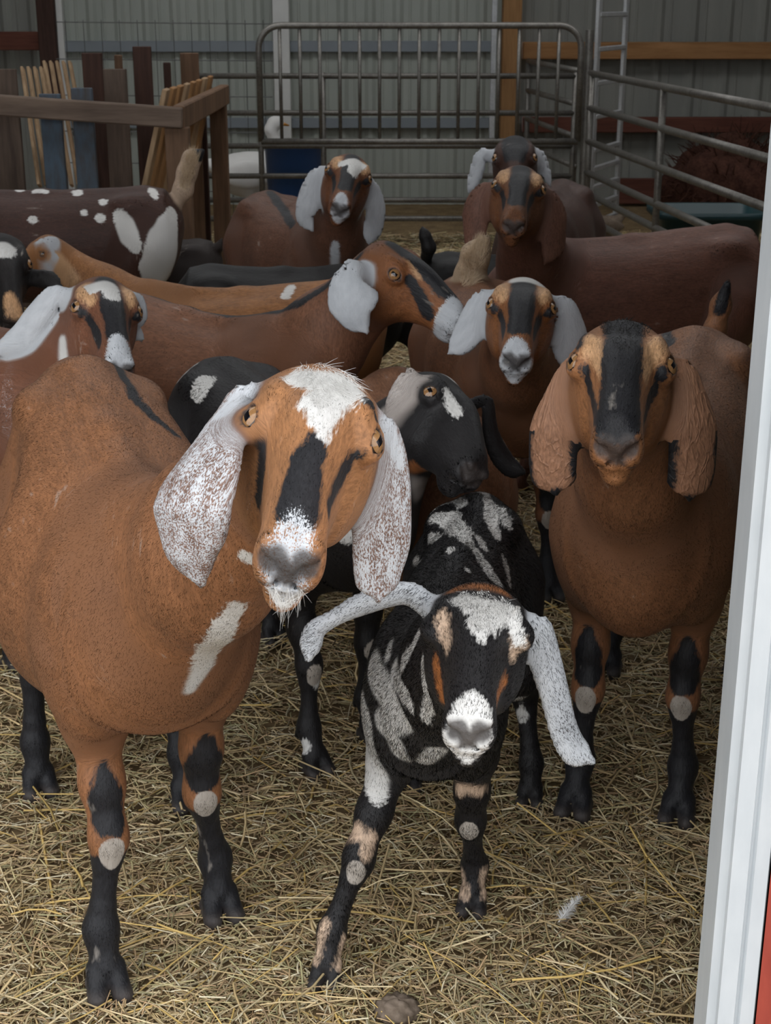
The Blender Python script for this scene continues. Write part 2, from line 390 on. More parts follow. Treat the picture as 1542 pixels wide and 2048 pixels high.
def capsule(a, b, ra, rb):
    a = np.array(a, F32); b = np.array(b, F32); d = b-a; dd = float(d @ d)+1e-12
    def f(P):
        q = P-a; t = np.clip((q @ d)/dd, 0, 1); return np.sqrt(((q-t[..., None]*d)**2).sum(-1)) - (ra+(rb-ra)*t)
    R = max(ra, rb); return Prim(f, np.minimum(a, b)-R, np.maximum(a, b)+R)
def ellipsoid(c, R, rad):                    # R columns are the axes
    c = np.array(c, F32); R = np.array(R, F32); rad = np.array(rad, F32)
    def f(P):
        q = (P-c) @ R; k0 = np.sqrt(((q/rad)**2).sum(-1)); k1 = np.sqrt(((q/rad**2)**2).sum(-1))+1e-9; return k0*(k0-1)/k1
    m = rad.max(); return Prim(f, c-m, c+m)
def loft(o, R, st, e=2.2, taper=0.0, curve=0.0):   # R columns: along, side, up; station: t, side offset, up offset, half width, height up, height down
    o = np.array(o, F32); R = np.array(R, F32); T = smooth_table(st).astype(F32)
    def f(P):
        q = (P-o) @ R; t = np.clip(q[..., 0], T[0][0], T[0][-1]); ov = np.maximum(T[0][0]-q[..., 0], q[..., 0]-T[0][-1])
        I = lambda k: np.interp(t, T[0], T[k]).astype(F32)
        x = q[..., 1]-I(1); z = q[..., 2]-I(2); w = I(3); h = np.where(z > 0, I(4), I(5))
        if taper: w = w*(1-taper*np.clip(z/h, -1.2, 1.2))
        r = ((np.abs(x)/w)**e + (np.abs(z)/h)**e)**(1/e)
        g = np.sqrt((x/w**2)**2 + (z/h**2)**2)*1.0
        k = np.where(r > 1e-4, np.sqrt(x*x+z*z)/np.maximum(r, 1e-4), np.minimum(w, h))
        k = np.minimum(k, 1.6*np.minimum(w, h))
        e_ = (r-1)*k; return np.hypot(np.maximum(e_, 0), np.maximum(ov, 0)) + np.minimum(np.maximum(e_, ov), 0)
    L = T[0]; m = max(T[3].max(), T[4].max(), T[5].max())+np.abs(T[1]).max()+np.abs(T[2]).max()
    pts = np.array([o + R @ np.array([tt, 0, 0]) for tt in (L[0], L[-1])]); return Prim(f, pts.min(0)-m, pts.max(0)+m)
def sheet(pts, nrms, ws, th, cup=.25):       # a hanging ear: a cupped strip along a centreline
    P0 = np.array(pts, float); n = len(P0); k = 40
    T = np.linspace(0, 1, k); s = np.linspace(0, 1, n)
    def res(y): return np.stack([smooth_table(np.column_stack([s, y]), k)[j] for j in range(1, 1+np.array(y).shape[1])], 1)
    C = res(P0); N = res(np.array([nrm(v) for v in nrms])); W = res(np.array(ws, float)[:, None])[:, 0]; H = res(np.array(th, float)[:, None])[:, 0]
    W = np.maximum(W*np.sqrt(np.maximum(1-np.clip((T-.90)/.10, 0, 1)**2, .02))*np.sqrt(np.clip(.25+T/.08, 0, 1)), H)
    D = np.gradient(C, axis=0); D /= np.linalg.norm(D, axis=1)[:, None]
    N = N - D*(N*D).sum(1)[:, None]; N /= np.linalg.norm(N, axis=1)[:, None]; S = np.cross(D, N)
    C, D, N, S, W, H = [a.astype(F32) for a in (C, D, N, S, W, H)]
    def f(P):
        sh = P.shape[:-1]; Q = P.reshape(-1, 3); out = np.empty(len(Q), F32)
        for i in range(0, len(Q), 60000):
            q = Q[i:i+60000]; d2 = ((q[:, None]-C[None])**2).sum(-1); j = d2.argmin(1)
            r = q-C[j]; a = (r*D[j]).sum(1)
            j2 = np.clip(j+np.where(a > 0, 1, -1), 0, k-1); seg = np.abs(((C[j2]-C[j])*D[j]).sum(1)); fr = np.where(seg > 1e-6, np.clip(np.abs(a)/np.maximum(seg, 1e-6), 0, 1), 0)[:, None]
            c = C[j]*(1-fr)+C[j2]*fr; nn = N[j]*(1-fr)+N[j2]*fr; ss = S[j]*(1-fr)+S[j2]*fr; w = W[j]*(1-fr[:, 0])+W[j2]*fr[:, 0]; hh = H[j]*(1-fr[:, 0])+H[j2]*fr[:, 0]
            r = q-c; u = (r*ss).sum(1); v = (r*nn).sum(1); v = v + cup*u*u/np.maximum(w, .01)
            ov = np.sqrt(np.maximum((r**2).sum(1)-(r*ss).sum(1)**2-(r*nn).sum(1)**2, 0))
            au = np.abs(u); e = np.hypot(np.maximum(au-(w-hh), 0), v)
            out[i:i+60000] = np.hypot(e, np.maximum(ov-.001, 0))-hh
        return out.reshape(sh)
    m = float(W.max())+.02
    return Prim(f, C.min(0)-m, C.max(0)+m)
def smin(a, b, k):
    h = np.maximum(k-np.abs(a-b), 0)/k; return np.minimum(a, b)-h*h*k*.25
def smax(a, b, k): return -smin(-a, -b, k)

CORN = [(i, j, k) for i in (0, 1) for j in (0, 1) for k in (0, 1)]
def surface_net(Fd, lo, vx):
    nx, ny, nz = Fd.shape; neg = Fd < 0
    cnt = np.zeros((nx-1, ny-1, nz-1), np.int8)
    for (i, j, k) in CORN: cnt += neg[i:nx-1+i, j:ny-1+j, k:nz-1+k]
    act = (cnt > 0) & (cnt < 8); idx = np.full(act.shape, -1, np.int32); A = np.argwhere(act); idx[act] = np.arange(len(A))
    val = {c: Fd[A[:, 0]+c[0], A[:, 1]+c[1], A[:, 2]+c[2]] for c in CORN}
    acc = np.zeros((len(A), 3)); num = np.zeros(len(A))
    for a in CORN:
        for ax in range(3):
            if a[ax]: continue
            b = list(a); b[ax] = 1; b = tuple(b); va, vb = val[a], val[b]; m = (va < 0) != (vb < 0)
            t = np.where(m, va/np.where(m, va-vb, 1), 0); p = np.tile(np.array(a, float), (len(A), 1)); p[:, ax] += t
            acc[m] += p[m]; num[m] += 1
    V = (A + acc/num[:, None])*vx + lo; Q = []
    for ax in range(3):
        sl0 = [slice(None)]*3; sl1 = [slice(None)]*3; sl0[ax] = slice(0, -1); sl1[ax] = slice(1, None)
        a = neg[tuple(sl0)]; b = neg[tuple(sl1)]
        for (m, fl) in ((a & ~b, False), (~a & b, True)):
            E = np.argwhere(m); u, w = (ax+1) % 3, (ax+2) % 3
            E = E[(E[:, u] > 0) & (E[:, w] > 0)]
            E = E[(E[:, u] < act.shape[u]) & (E[:, w] < act.shape[w])]
            cs = []
            for du, dw in ((0, 0), (1, 0), (1, 1), (0, 1)):
                c = E.copy(); c[:, u] -= du; c[:, w] -= dw; cs.append(idx[c[:, 0], c[:, 1], c[:, 2]])
            q = np.stack(cs, 1); Q.append(q[:, ::-1] if fl else q)
    return V, np.concatenate(Q)

# coat: marks are stored as signed distances on the surface and turned into hairy edges by the shader
def coat_material():
    m, nt, b = newmat('goat_coat', .55, .30)
    def attr(n, out='Fac'):
        a = nt.nodes.new('ShaderNodeAttribute'); a.attribute_name = n; return a.outputs[out]
    fc = attr('hairflow', 'Vector')
    n1 = noise(nt, fc, 260, 2, .6); n2 = noise(nt, fc, 60, 3); n3 = noise(nt, coords(nt), 7, 3)
    coat = attr('coat', 'Color')
    k = mathn(nt, 'MULTIPLY_ADD', n1, .9, mathn(nt, 'MULTIPLY_ADD', n2, .55, mathn(nt, 'MULTIPLY', n3, .5)))
    k = mathn(nt, 'MULTIPLY_ADD', k, 1.35, -.33)
    def scaled(c):
        x = nt.nodes.new('ShaderNodeMix'); x.data_type = 'RGBA'; x.blend_type = 'MULTIPLY'; x.inputs[0].default_value = 1
        if isinstance(c, tuple): x.inputs[6].default_value = (*c, 1)
        else: nt.links.new(c, x.inputs[6])
        nt.links.new(k, x.inputs[7]); return x.outputs[2]
    jag = mathn(nt, 'MULTIPLY_ADD', n1, .016, mathn(nt, 'MULTIPLY_ADD', n2, .022, -.0145))
    def mask(ch, soft=.0025):
        v = mathn(nt, 'ADD', attr(ch), jag); return mathn(nt, 'MULTIPLY_ADD', v, .5/soft, .5, clamp=True)
    col = scaled(coat)
    col = mixc(nt, mask('tan', .006), col, scaled(attr('tanc', 'Color')))
    col = mixc(nt, mask('rust', .006), col, scaled((.30, .105, .03)))
    col = mixc(nt, mask('dark', .003), col, mixc(nt, n1, (.004, .004, .005), (.022, .022, .026)))
    whc = mixc(nt, n1, (.46, .45, .43), (.78, .77, .75))
    col = mixc(nt, mask('white', .003), col, whc)
    rn = noise(nt, fc, 620, 2, .7)
    rm = mathn(nt, 'MULTIPLY_ADD', mathn(nt, 'ADD', mathn(nt, 'MULTIPLY_ADD', n2, .35, rn), mathn(nt, 'ADD', attr('roan'), -1.175)), 9, .5, clamp=True)
    col = mixc(nt, rm, col, mixc(nt, n2, (.37, .39, .42), (.60, .62, .65)))
    col = mixc(nt, mathn(nt, 'MULTIPLY', attr('skin'), 1.0, clamp=True), col, mixc(nt, n2, (.022, .018, .018), (.075, .064, .060)))
    col = mixc(nt, mathn(nt, 'MULTIPLY_ADD', mathn(nt, 'MULTIPLY_ADD', n3, 1.2, mathn(nt, 'ADD', attr('callus'), mathn(nt, 'MULTIPLY_ADD', n2, 1.2, -1.2))), 2.5, -.75, clamp=True), col, mixc(nt, n2, (.22, .19, .16), (.52, .47, .42)))
    nt.links.new(col, b.inputs['Base Color'])
    b.inputs['Sheen Weight'].default_value = .025; b.inputs['Sheen Roughness'].default_value = .4
    vo = nt.nodes.new('ShaderNodeTexVoronoi'); vo.feature = 'DISTANCE_TO_EDGE'; vo.inputs['Scale'].default_value = 52
    wv = nt.nodes.new('ShaderNodeTexNoise'); wv.inputs['Scale'].default_value = 30; nt.links.new(fc, wv.inputs['Vector']); wm = nt.nodes.new('ShaderNodeVectorMath'); wm.operation = 'MULTIPLY_ADD'; nt.links.new(wv.outputs['Color'], wm.inputs[0]); wm.inputs[1].default_value = (.05, .05, .05); nt.links.new(fc, wm.inputs[2])
    nt.links.new(wm.outputs[0], vo.inputs['Vector']); vr = mathn(nt, 'MULTIPLY_ADD', vo.outputs['Distance'], -9.0, 1.0, clamp=True)
    vein = mathn(nt, 'MULTIPLY', mathn(nt, 'MULTIPLY', vr, attr('vein')), .75)
    h = mathn(nt, 'ADD', vein, 0.0); h = mathn(nt, 'ADD', h, mathn(nt, 'MULTIPLY_ADD', n1, .7, mathn(nt, 'MULTIPLY_ADD', noise(nt, fc, 22, 2), 1.6, n2))); bump(nt, b, h, .40, .004)
    return m
M['coat'] = coat_material()
def eye_material():
    m, nt, b = newmat('amber_goat_eye', .06, .7)
    t = nt.nodes.new('ShaderNodeTexCoord'); s = nt.nodes.new('ShaderNodeSeparateXYZ'); nt.links.new(t.outputs['Object'], s.inputs[0])
    x = mathn(nt, 'ABSOLUTE', s.outputs[0]); y = mathn(nt, 'ABSOLUTE', s.outputs[1])
    rr = mathn(nt, 'SQRT', mathn(nt, 'ADD', mathn(nt, 'MULTIPLY', x, x), mathn(nt, 'MULTIPLY', y, y)))
    iris = mathn(nt, 'LESS_THAN', rr, .70)
    bar = mathn(nt, 'MULTIPLY', mathn(nt, 'LESS_THAN', x, .42), mathn(nt, 'LESS_THAN', y, .20))
    n = noise(nt, t.outputs['Object'], 6, 4)
    c = mixc(nt, iris, (.02, .012, .010), mixc(nt, n, (.16, .075, .025), (.42, .23, .10)))
    nt.links.new(mixc(nt, bar, c, (.004, .004, .006)), b.inputs['Base Color']); return m
M['eye'] = eye_material()
def hair_material(name, c1, c2):
    m, nt, b = newmat(name, .6, .3); nt.links.new(mixc(nt, noise(nt, coords(nt), 120, 2), c1, c2), b.inputs['Base Color']); return m
M['hairwhite'] = hair_material('white_hair', (.50, .49, .47), (.74, .73, .71))
M['hairblack'] = hair_material('black_hair', (.008, .008, .009), (.03, .027, .025))
M['hairbrown'] = hair_material('brown_hair', (.05, .022, .012), (.15, .07, .035))
M['haircream'] = hair_material('cream_hair', (.40, .27, .15), (.72, .58, .42))
M['hairtan'] = hair_material('tan_hair', (.16, .07, .03), (.33, .16, .07))

HEAD = [  # t, side, up, half width, up, down (head length 1)
 (-.10, 0, -.12, .10, .09, .10), (-.04, 0, -.06, .18, .16, .19), (.05, 0, 0, .235, .185, .28), (.14, 0, 0, .262, .228, .34), (.24, 0, 0, .270, .255, .37), (.34, 0, 0, .226, .268, .355),
 (.46, 0, 0, .174, .262, .305), (.58, 0, 0, .148, .238, .25), (.70, 0, 0, .135, .205, .215), (.82, 0, 0, .136, .170, .20), (.90, 0, 0, .132, .142, .18), (.96, 0, -.01, .108, .10, .14), (1.0, 0, -.02, .055, .05, .075)]
def body_stations(s, fat=1.0, deep=1.0):
    rows = [(-.365, .645, .115, .130, .138), (-.27, .62, .140, .155, .16), (-.15, .585, .165*fat, .185, .20*deep), (0, .575, .18*fat, .19, .215*deep),
            (.12, .58, .168*fat**.6, .19, .20*deep), (.22, .59, .150, .185, .175), (.33, .60, .116, .138, .15)]
    return [(a*s, 0, z*s, w*s, u*s, d*s) for a, z, w, u, d in rows]

GOATS = []
class Goat:
    def __init__(g, label, s=1.0, front=None, hind=None, coat=(.22, .085, .03), vox=.006, head=None, ears=(), tail=None, fat=1.0, deep=1.0, group=None,
                 legs=True, cat='goat', knee=None, brow=1.0, wid=1.0, kn=.9, neckr=1.0, axis=None, hollow=0.0, tanc=(.50, .29, .15), lift=0.0, rump=0.0, sag=0.0, name='goat', neckpts=None, hood=1.0, eyes=True, legr=1.0, hocks=None):
        g.s, g.vox, g.coat, g.label, g.cat, g.group, g.name = s, vox, coat, label, cat, group, name
        g.prims = []; g.parts = {}
        fr = [np.array(q, float) for q in front]; hi = [np.array(q, float) for q in hind]
        fm, hm = sum(fr)/2, sum(hi)/2; g.tanc = tanc
        if axis: fm, hm = [np.array([*q, 0.0]) for q in axis]
        fw = fm-hm; fw[2] = 0; g.kn = kn; g.deep = deep; blen = np.linalg.norm(fw)/(.56*s); fw = nrm(fw); sd = np.array([-fw[1], fw[0], 0]); up = np.array([0, 0, 1.0])
        g.R = np.stack([fw, sd, up], 1); g.o = (fm+hm)/2 + .05*s*fw; g.o[2] = lift
        X = lambda x: x*blen if abs(x) < .30 else math.copysign(.30*blen+(abs(x)-.30), x)
        W = lambda x, y, z: g.o + g.R @ (np.array([X(x), y, z])*s)
        g.W = W; g.blen = blen
        rz = lambda x: s*(rump*np.clip((.2-x)/.35, 0, 1) - sag*np.exp(-((x-.12)/.16)**2))
        st = [(X(a/s)*s, b, z, w*wid, u+rz(a/s), d) for a, b, z, w, u, d in body_stations(s, fat, deep)]
        g.add('torso', loft(g.o, g.R, st, 2.25, .10), .0)
        g.add('torso', ellipsoid(W(-.31, 0, .645+rump*.8), g.R, np.array([.125, .118*wid, .135])*s), .04*s); g.add('torso', ellipsoid(W(.285, 0, .595-.22*(deep-1)), g.R, np.array([.135, .120*wid, .152*deep])*s), .04*s)
        for y in (-1, 1):                    # haunches, shoulders, hips
            g.add('torso', ellipsoid(W(-.29, .075*wid*y, .58), g.R, np.array([.125, .075, .165])*s), .05*s)
            g.add('torso', ellipsoid(W(.245, .095*wid*y, .56), g.R, np.array([.075, .055, .15])*s), .05*s)
            g.add('torso', ellipsoid(W(-.26, .095*wid*y, .735+rump*.75), g.R, np.array([.05, .025, .025])*s), .05*s)
        g.add('torso', capsule(W(.22, 0, .765), W(-.02, 0, .755+rump*.5-sag*.5), .015*s, .015*s), .05*s); g.add('torso', capsule(W(-.02, 0, .755+rump*.5-sag*.5), W(-.29, 0, .765+rump), .015*s, .015*s), .05*s)
        if hollow:                           # the hollow of the flank before the hip bone
            for y in (-1, 1): g.cut(ellipsoid(W(-.15, .205*wid*y, .70), g.R, np.array([.075, .06*hollow, .06])*s), .09*s)
        if legs:
            fr.sort(key=lambda q: (q-g.o) @ sd); hi.sort(key=lambda q: (q-g.o) @ sd)
            for i, y in enumerate((-1, 1)): g.leg('front', y, fr[i], wid, legr); g.leg('hind', y, hi[i], wid, legr)
        g.hooves = fr+hi
        g.eyes = []; g.head = None
        if head: g.make_head(neckr=neckr, brow=brow, hood=hood, neckpts=neckpts, eyes=eyes, **head)
        for e in ears: g.ear(**e)
        if tail:
            T = [at(*q[:3]) for q in tail]; R_ = [q[3] for q in tail]
            T = [W(-.40, 0, .71+rump)] + T; R_ = [.022*s] + R_
            for a, b, ra, rb in zip(T[:-1], T[1:], R_[:-1], R_[1:]): g.add('tail', capsule(a, b, ra, rb), .02*s)
            g.tailpts = T
        GOATS.append(g)
    def add(g, part, pr, k): g.prims.append((part, pr, k, 1))
    def cut(g, pr, k): g.prims.append(('cut', pr, k, -1))
    def leg(g, kind, y, hoof, wid, lr):
        s = g.s; W = g.W
        if kind == 'front':
            kn = g.kn; J = [W(.235, .095*y*wid*kn, .55), W(.195, .105*y*wid*kn, .42), W(.225, .10*y*wid*kn, .245), W(.222, .10*y*wid, .10), W(.245, .10*y*wid, .035)]; rr = [.066, .040, .028, .0255, .023]; q = [0, .15, .62, .97, 1]
            mids = (.0285, .018)
        else:
            J = [W(-.29, .085*y*wid, .58), W(-.20, .115*y*wid, .42), W(-.375, .10*y*wid, .265), W(-.335, .10*y*wid, .10), W(-.315, .10*y*wid, .035)]; rr = [.10, .062, .028, .0255, .023]; q = [0, .15, .62, .97, 1]
            mids = (.031, .019)
        base = J[-1].copy(); base[2] = 0; off = np.array(hoof, float); off = off-base; off[2] = 0
        J = [a + off*w for a, w in zip(J, q)]
        rr = [r*s*(lr if i else 1) for i, r in enumerate(rr)]; m1, m2 = mids[0]*s*lr, mids[1]*s*lr
        P = 'leg'; k = .03*s
        g.add(P, capsule(J[0], J[1], rr[0], rr[1]), .05*s)
        mid = J[1]*.45+J[2]*.55; g.add(P, capsule(J[1], mid, rr[1], m1), k); g.add(P, capsule(mid, J[2], m1, rr[2]*.86), k)
        g.add(P, ellipsoid(J[2], np.eye(3), np.array([rr[2]*.98, rr[2]*.98, rr[2]*1.5])), .02*s)
        if kind == 'hind': g.add(P, capsule(J[2]-g.R[:, 0]*.012*s+np.array([0, 0, .02*s]), J[2]-g.R[:, 0]*.022*s+np.array([0, 0, .03*s]), .014*s, .010*s), .02*s)
        a = J[2]*.75+J[3]*.25; b = J[2]*.25+J[3]*.75
        g.add(P, capsule(J[2], a, rr[2]*.8, m2*1.1), .015*s); g.add(P, capsule(a, b, m2*1.1, m2), .012*s); g.add(P, capsule(b, J[3], m2, rr[3]*.85), .012*s)
        g.add(P, ellipsoid(J[3], np.eye(3), np.array([rr[3]*.97, rr[3]*.97, rr[3]*1.25])), .015*s)
        d = g.R[:, 0]; sdv = g.R[:, 1]
        g.add(P, capsule(J[3], J[4]+np.array([0, 0, .012*s]), rr[3]*.88, rr[4]), .015*s)
        for t in (-1, 1):                    # two claws with a cleft between
            top = J[4]+sdv*.014*s*t+np.array([0, 0, .01*s]); toe = J[4]+d*.034*s+sdv*.019*s*t; toe[2] = .016*s
            heel = J[4]-d*.012*s+sdv*.015*s*t; heel[2] = .016*s
            g.add('hoof', capsule(top, toe, .0165*s, .0135*s), .006*s); g.add('hoof', capsule(heel, toe, .0165*s, .0135*s), .008*s)
            g.add('leg', capsule(J[3]-d*.024*s+sdv*.013*s*t-np.array([0, 0, .018*s]), J[3]-d*.028*s+sdv*.013*s*t-np.array([0, 0, .03*s]), .009*s, .008*s), .006*s)
        g.parts.setdefault('knees', []).append((kind, y, J))
    def make_head(g, poll, Y, muzzle, L, roll=0, mY=None, uphint=None, neckr=1.0, brow=1.0, hood=1.0, neckpts=None, eyes=True, width=.88, hs=None, neckd=1.0):
        s = g.s; p0 = at(poll[0], poll[1], Y); o = p0.copy()
        for it in range(5):
            if mY is None:
                yy = min(np.linspace(Y+.02, Y-L, 80), key=lambda y: abs(np.linalg.norm(at(muzzle[0], muzzle[1], y)-o)-L)+.02*abs(y-Y))
            else: yy = mY
            p1 = at(muzzle[0], muzzle[1], yy); a = nrm(p1-o)
            u = np.array(uphint if uphint is not None else np.array([0, 0, CAM_H+.12])-p0, float); u = nrm(u-a*(u @ a)); r = math.radians(roll); x = np.cross(a, u); u = nrm(u*math.cos(r)+x*math.sin(r)); x = np.cross(a, u)
            o = p0 - u*.215*L                # the given poll point lies on the crown: sink the axis under it
        L = np.linalg.norm(p1-o); R = np.stack([a, x, u], 1); H = lambda t, xx, z: o + R @ (np.array([t, xx*width, z])*L)
        g.head = (o, R, L, width); g.H = H
        g.add('head', loft(o, R, [(t*L, 0, c*L, w*L*width, u1*L, d1*L) for t, b, c, w, u1, d1 in HEAD], 2.3, .12), .02*s)
        I = R
        for y in (-1, 1):
            g.add('head', ellipsoid(H(.21, .190*y, .145), I, np.array([.125, .070*width, .085])*L*brow), .03*L)   # brow
            g.add('head', ellipsoid(H(.02, .16*y, .02), I, np.array([.09, .075, .11])*L), .05*L)                 # ear root
            g.add('head', ellipsoid(H(.28, .150*y, -.15), I, np.array([.19, .075*width, .15])*L), .06*L)          # cheek
            g.add('head', ellipsoid(H(.90, .075*y, -.045), I, np.array([.10, .065*width, .085])*L), .03*L)        # upper lip
            g.add('head', ellipsoid(H(.945, .078*y, .035), I, np.array([.055, .045, .055])*L), .02*L)             # nostril wing
        g.add('head', ellipsoid(H(.07, 0, .12), I, np.array([.12, .15*width, .085])*L*hood), .05*L)
        g.add('head', ellipsoid(H(.86, 0, -.175), I, np.array([.12, .085*width, .07])*L), .03*L)                  # chin
        for y in (-1, 1):
            k = [H(.99, .02*y, -.075), H(.955, .075*y, -.100), H(.86, .128*y, -.118), H(.74, .150*y, -.130), H(.66, .150*y, -.12)]
            for q0, q1 in zip(k[:-1], k[1:]): g.cut(capsule(q0, q1, .013*L, .010*L), .012*L)
            kn = [H(1.0, .022*y, -.055), H(.99, .070*y, -.018), H(.955, .115*y, .028)]
            g.cut(capsule(kn[0], kn[1], .013*L, .026*L), .012*L); g.cut(capsule(kn[1], kn[2], .026*L, .014*L), .012*L)
        if eyes:
            for y in (-1, 1):
                e = H(.275, .232*y, .100); outd = nrm(R @ np.array([.20, .82*y, .54])); al = nrm(a - outd*(a @ outd)); al = nrm(al*.93+np.cross(outd, al)*.0*y); v = np.cross(outd, al)
                Re = np.stack([al, v, outd], 1); er = .066*L
                g.add('head', ellipsoid(e, Re, np.array([1.45, 1.15, 1.18])*er), .03*L)
                if eyes == 'closed':
                    g.cut(capsule(e+outd*er*1.12-al*er*.85, e+outd*er*1.12+al*er*.95, er*.13, er*.11), .006*L); continue
                g.cut(ellipsoid(e+outd*er*.75, Re, np.array([.92, .60, 1.0])*er), .008*L)
                g.eyes.append((e-outd*er*.02, Re, er*1.02))
        # neck
        q0, q1 = H(.02, 0, .02), H(.20, 0, -.20); s_ = s*neckr
        A = g.W(.20, 0, .67); B = g.W(.26, 0, .56)
        if neckpts: A, B = [np.array(v, float) for v in neckpts]
        m0 = A*.5+q0*.5; m1 = B*.52+q1*.48; bow = nrm(q0-A); 
        m0 = m0 + np.array([0, 0, -.02*s]); 
        for (c0, c1, r0, r1) in ((A, m0, .095*s_, .066*s_), (m0, q0, .066*s_, .17*L), (B, m1, .105*s_, .068*s_), (m1, q1, .068*s_, .145*L), ((A+B)/2, (m0+m1)/2, .11*s_, .07*s_), ((m0+m1)/2, (q0+q1)/2, .07*s_, .17*L)):
            g.add('neck', capsule(c0, c1, r0, r1), .055*s)
        g.neck = (A, B, q0, q1)
    def ear(g, pts, side, nv=None, cup=.28, th=.006, base=None):
        """pts: (px, py, distance in front of the head root, half width in photo pixels)"""
        o, R, L, w = g.head
        b = g.H(.06, .185*side, .0) if base is None else g.H(*base)
        C = [b]; Wd = [.012]
        for px, py, dy, hw in pts:
            q = at(px, py, b[1]+dy); C.append(q); Wd.append(hw*pxm(q))
        sx = R[:, 1]*side
        n0 = nrm(sx*.5+np.array([0, -1, .2])) if nv is None else nrm(nv)
        N = [n0]*(len(pts)+1)
        t = [max(th*1.6, .009)] + [th]*(len(pts))
        part = 'ear' if side > 0 else 'ear2'
        g.add(part, sheet(C, N, Wd, t, cup), .016)
        g.parts[part] = C; g.rims = getattr(g, 'rims', {}); g.rims[part] = (C, Wd)
    # ---- evaluation
    def build(g):
        vx = g.vox; add = [p for p in g.prims]
        lo = np.min([p[1].lo for p in add if p[3] > 0], 0)-.02; hi = np.max([p[1].hi for p in add if p[3] > 0], 0)+.02; lo[2] = max(lo[2], -.015)
        n = np.ceil((hi-lo)/vx).astype(int)+1; Fd = np.full(n, .3, F32)
        ax = [(lo[i]+np.arange(n[i])*vx).astype(F32) for i in range(3)]
        for part, pr, k, sg in add:
            m = k+2.5*vx; i0 = np.clip(np.floor((pr.lo-m-lo)/vx).astype(int), 0, n); i1 = np.clip(np.ceil((pr.hi+m-lo)/vx).astype(int)+1, 0, n)
            if (i1 <= i0).any(): continue
            sl = tuple(slice(a, b) for a, b in zip(i0, i1))
            P = np.stack(np.meshgrid(*[ax[i][sl[i]] for i in range(3)], indexing='ij'), -1); d = pr.f(P)
            if sg > 0: Fd[sl] = np.minimum(Fd[sl], d) if k <= 0 else smin(Fd[sl], d, k)
            else: Fd[sl] = smax(Fd[sl], -d, max(k, 1e-4))
        zz = ax[2]; Fd = np.maximum(Fd, (.0-zz)[None, None, :]) if lo[2] < 0 else Fd
        V, Q = surface_net(Fd, lo, vx); g.V, g.Q = V.astype(F32), Q
        # keep the main piece only
        comp = np.arange(len(V))
        for _ in range(400):
            m = comp[Q].min(1); new = comp.copy(); np.minimum.at(new, Q.ravel(), np.repeat(m, 4)); new = new[new]
            if (new == comp).all(): break
            comp = new
        main = np.bincount(comp).argmax(); keep = comp == main
        if not keep.all():
            ren = np.cumsum(keep)-1; g.V = g.V[keep]; Q = Q[keep[Q[:, 0]]]; g.Q = ren[Q]
        # distances to the named parts
        D = {}
        for part, pr, k, sg in add:
            if sg < 0: continue
            d = np.full(len(g.V), 9, F32); m = ((g.V > pr.lo-.06) & (g.V < pr.hi+.06)).all(1)
            if m.any(): d[m] = pr.f(g.V[m])
            D[part] = np.minimum(D.get(part, d), d)
        g.D = D; N = len(g.V)
        g.ch = {c: np.full(N, -.1, F32) for c in ('dark', 'white', 'tan', 'rust')}; g.ch['roan'] = np.zeros(N, F32); g.ch['skin'] = np.zeros(N, F32); g.ch['callus'] = np.zeros(N, F32); g.ch['vein'] = np.zeros(N, F32)
        g.col = np.tile(np.array(g.coat, F32), (N, 1))
        names = list(D); Wt = np.stack([np.exp(-np.clip(D[k], -.02, .5)/.006) for k in names], 1); Wt /= Wt.sum(1)[:, None]+1e-9; g.Wt = dict(zip(names, Wt.T))
        # hair flow coordinates: long hairs are squeezed along their lie
        L = (g.V-g.o) @ g.R; flow = np.zeros((N, 3), F32)
        for k in names:
            if k == 'torso': f = L*np.array([.28, 1, .8])
            elif k == 'head':
                o, R, hl, w = g.head; f = ((g.V-o) @ R)*np.array([.28, 1, 1])+3
            elif k in ('ear', 'ear2', 'tail'):
                C = g.parts.get(k) or g.tailpts; d = nrm(np.array(C[-1])-C[0]); a = (g.V @ d)[:, None]; f = g.V-a*d*.55+5
            else: f = L*np.array([1, 1, .28])+7
            flow += f*g.Wt[k][:, None]
        g.flow = flow.astype(F32)
        V3 = [Vector(v) for v in g.V.tolist()]; g.bvh = BVHTree.FromPolygons(V3, g.Q.tolist())
        return g
    def w(g, *parts): return sum(g.Wt[p] for p in parts if p in g.Wt)
    def cast(g, px, py):
        d = Vector(ray(px, py)).normalized(); r = g.bvh.ray_cast(Vector((0, 0, CAM_H)), d)
        if r[0] is None:
            r2 = None; best = 9
            dv = np.array(d); q = g.V-np.array([0, 0, CAM_H]); t = q @ dv; e = ((q-t[:, None]*dv)**2).sum(1); return g.V[e.argmin()]
        return np.array(r[0])
    def blob(g, ch, pts, parts=None):        # a spot or stripe through photo points: (px, py, radius px)
        q = [(g.cast(p[0], p[1]), p[2]) for p in pts]; q = [(a, r*pxm(a)) for a, r in q]
        g.stroke(ch, [a for a, r in q], [r for a, r in q], parts)
    def stroke(g, ch, P, r, parts=None, lim=None):
        P = [np.array(a, F32) for a in P]
        if len(P) == 1: P = P*2; r = list(r)*2
        f = np.full(len(g.V), -.1, F32)
        for a, b, ra, rb in zip(P[:-1], P[1:], r[:-1], r[1:]):
            d = b-a; dd = float(d @ d)+1e-12; q = g.V-a; t = np.clip((q @ d)/dd, 0, 1); f = np.maximum(f, (ra+(rb-ra)*t)-np.sqrt(((q-t[:, None]*d)**2).sum(1)))
        if parts: f = np.where(g.w(*parts) > .5, f, -.1)
        g.put(ch, f)
    def put(g, ch, f):
        g.ch[ch] = np.maximum(g.ch[ch], f)
    def erase(g, ch, f): g.ch[ch] = np.minimum(g.ch[ch], -f)
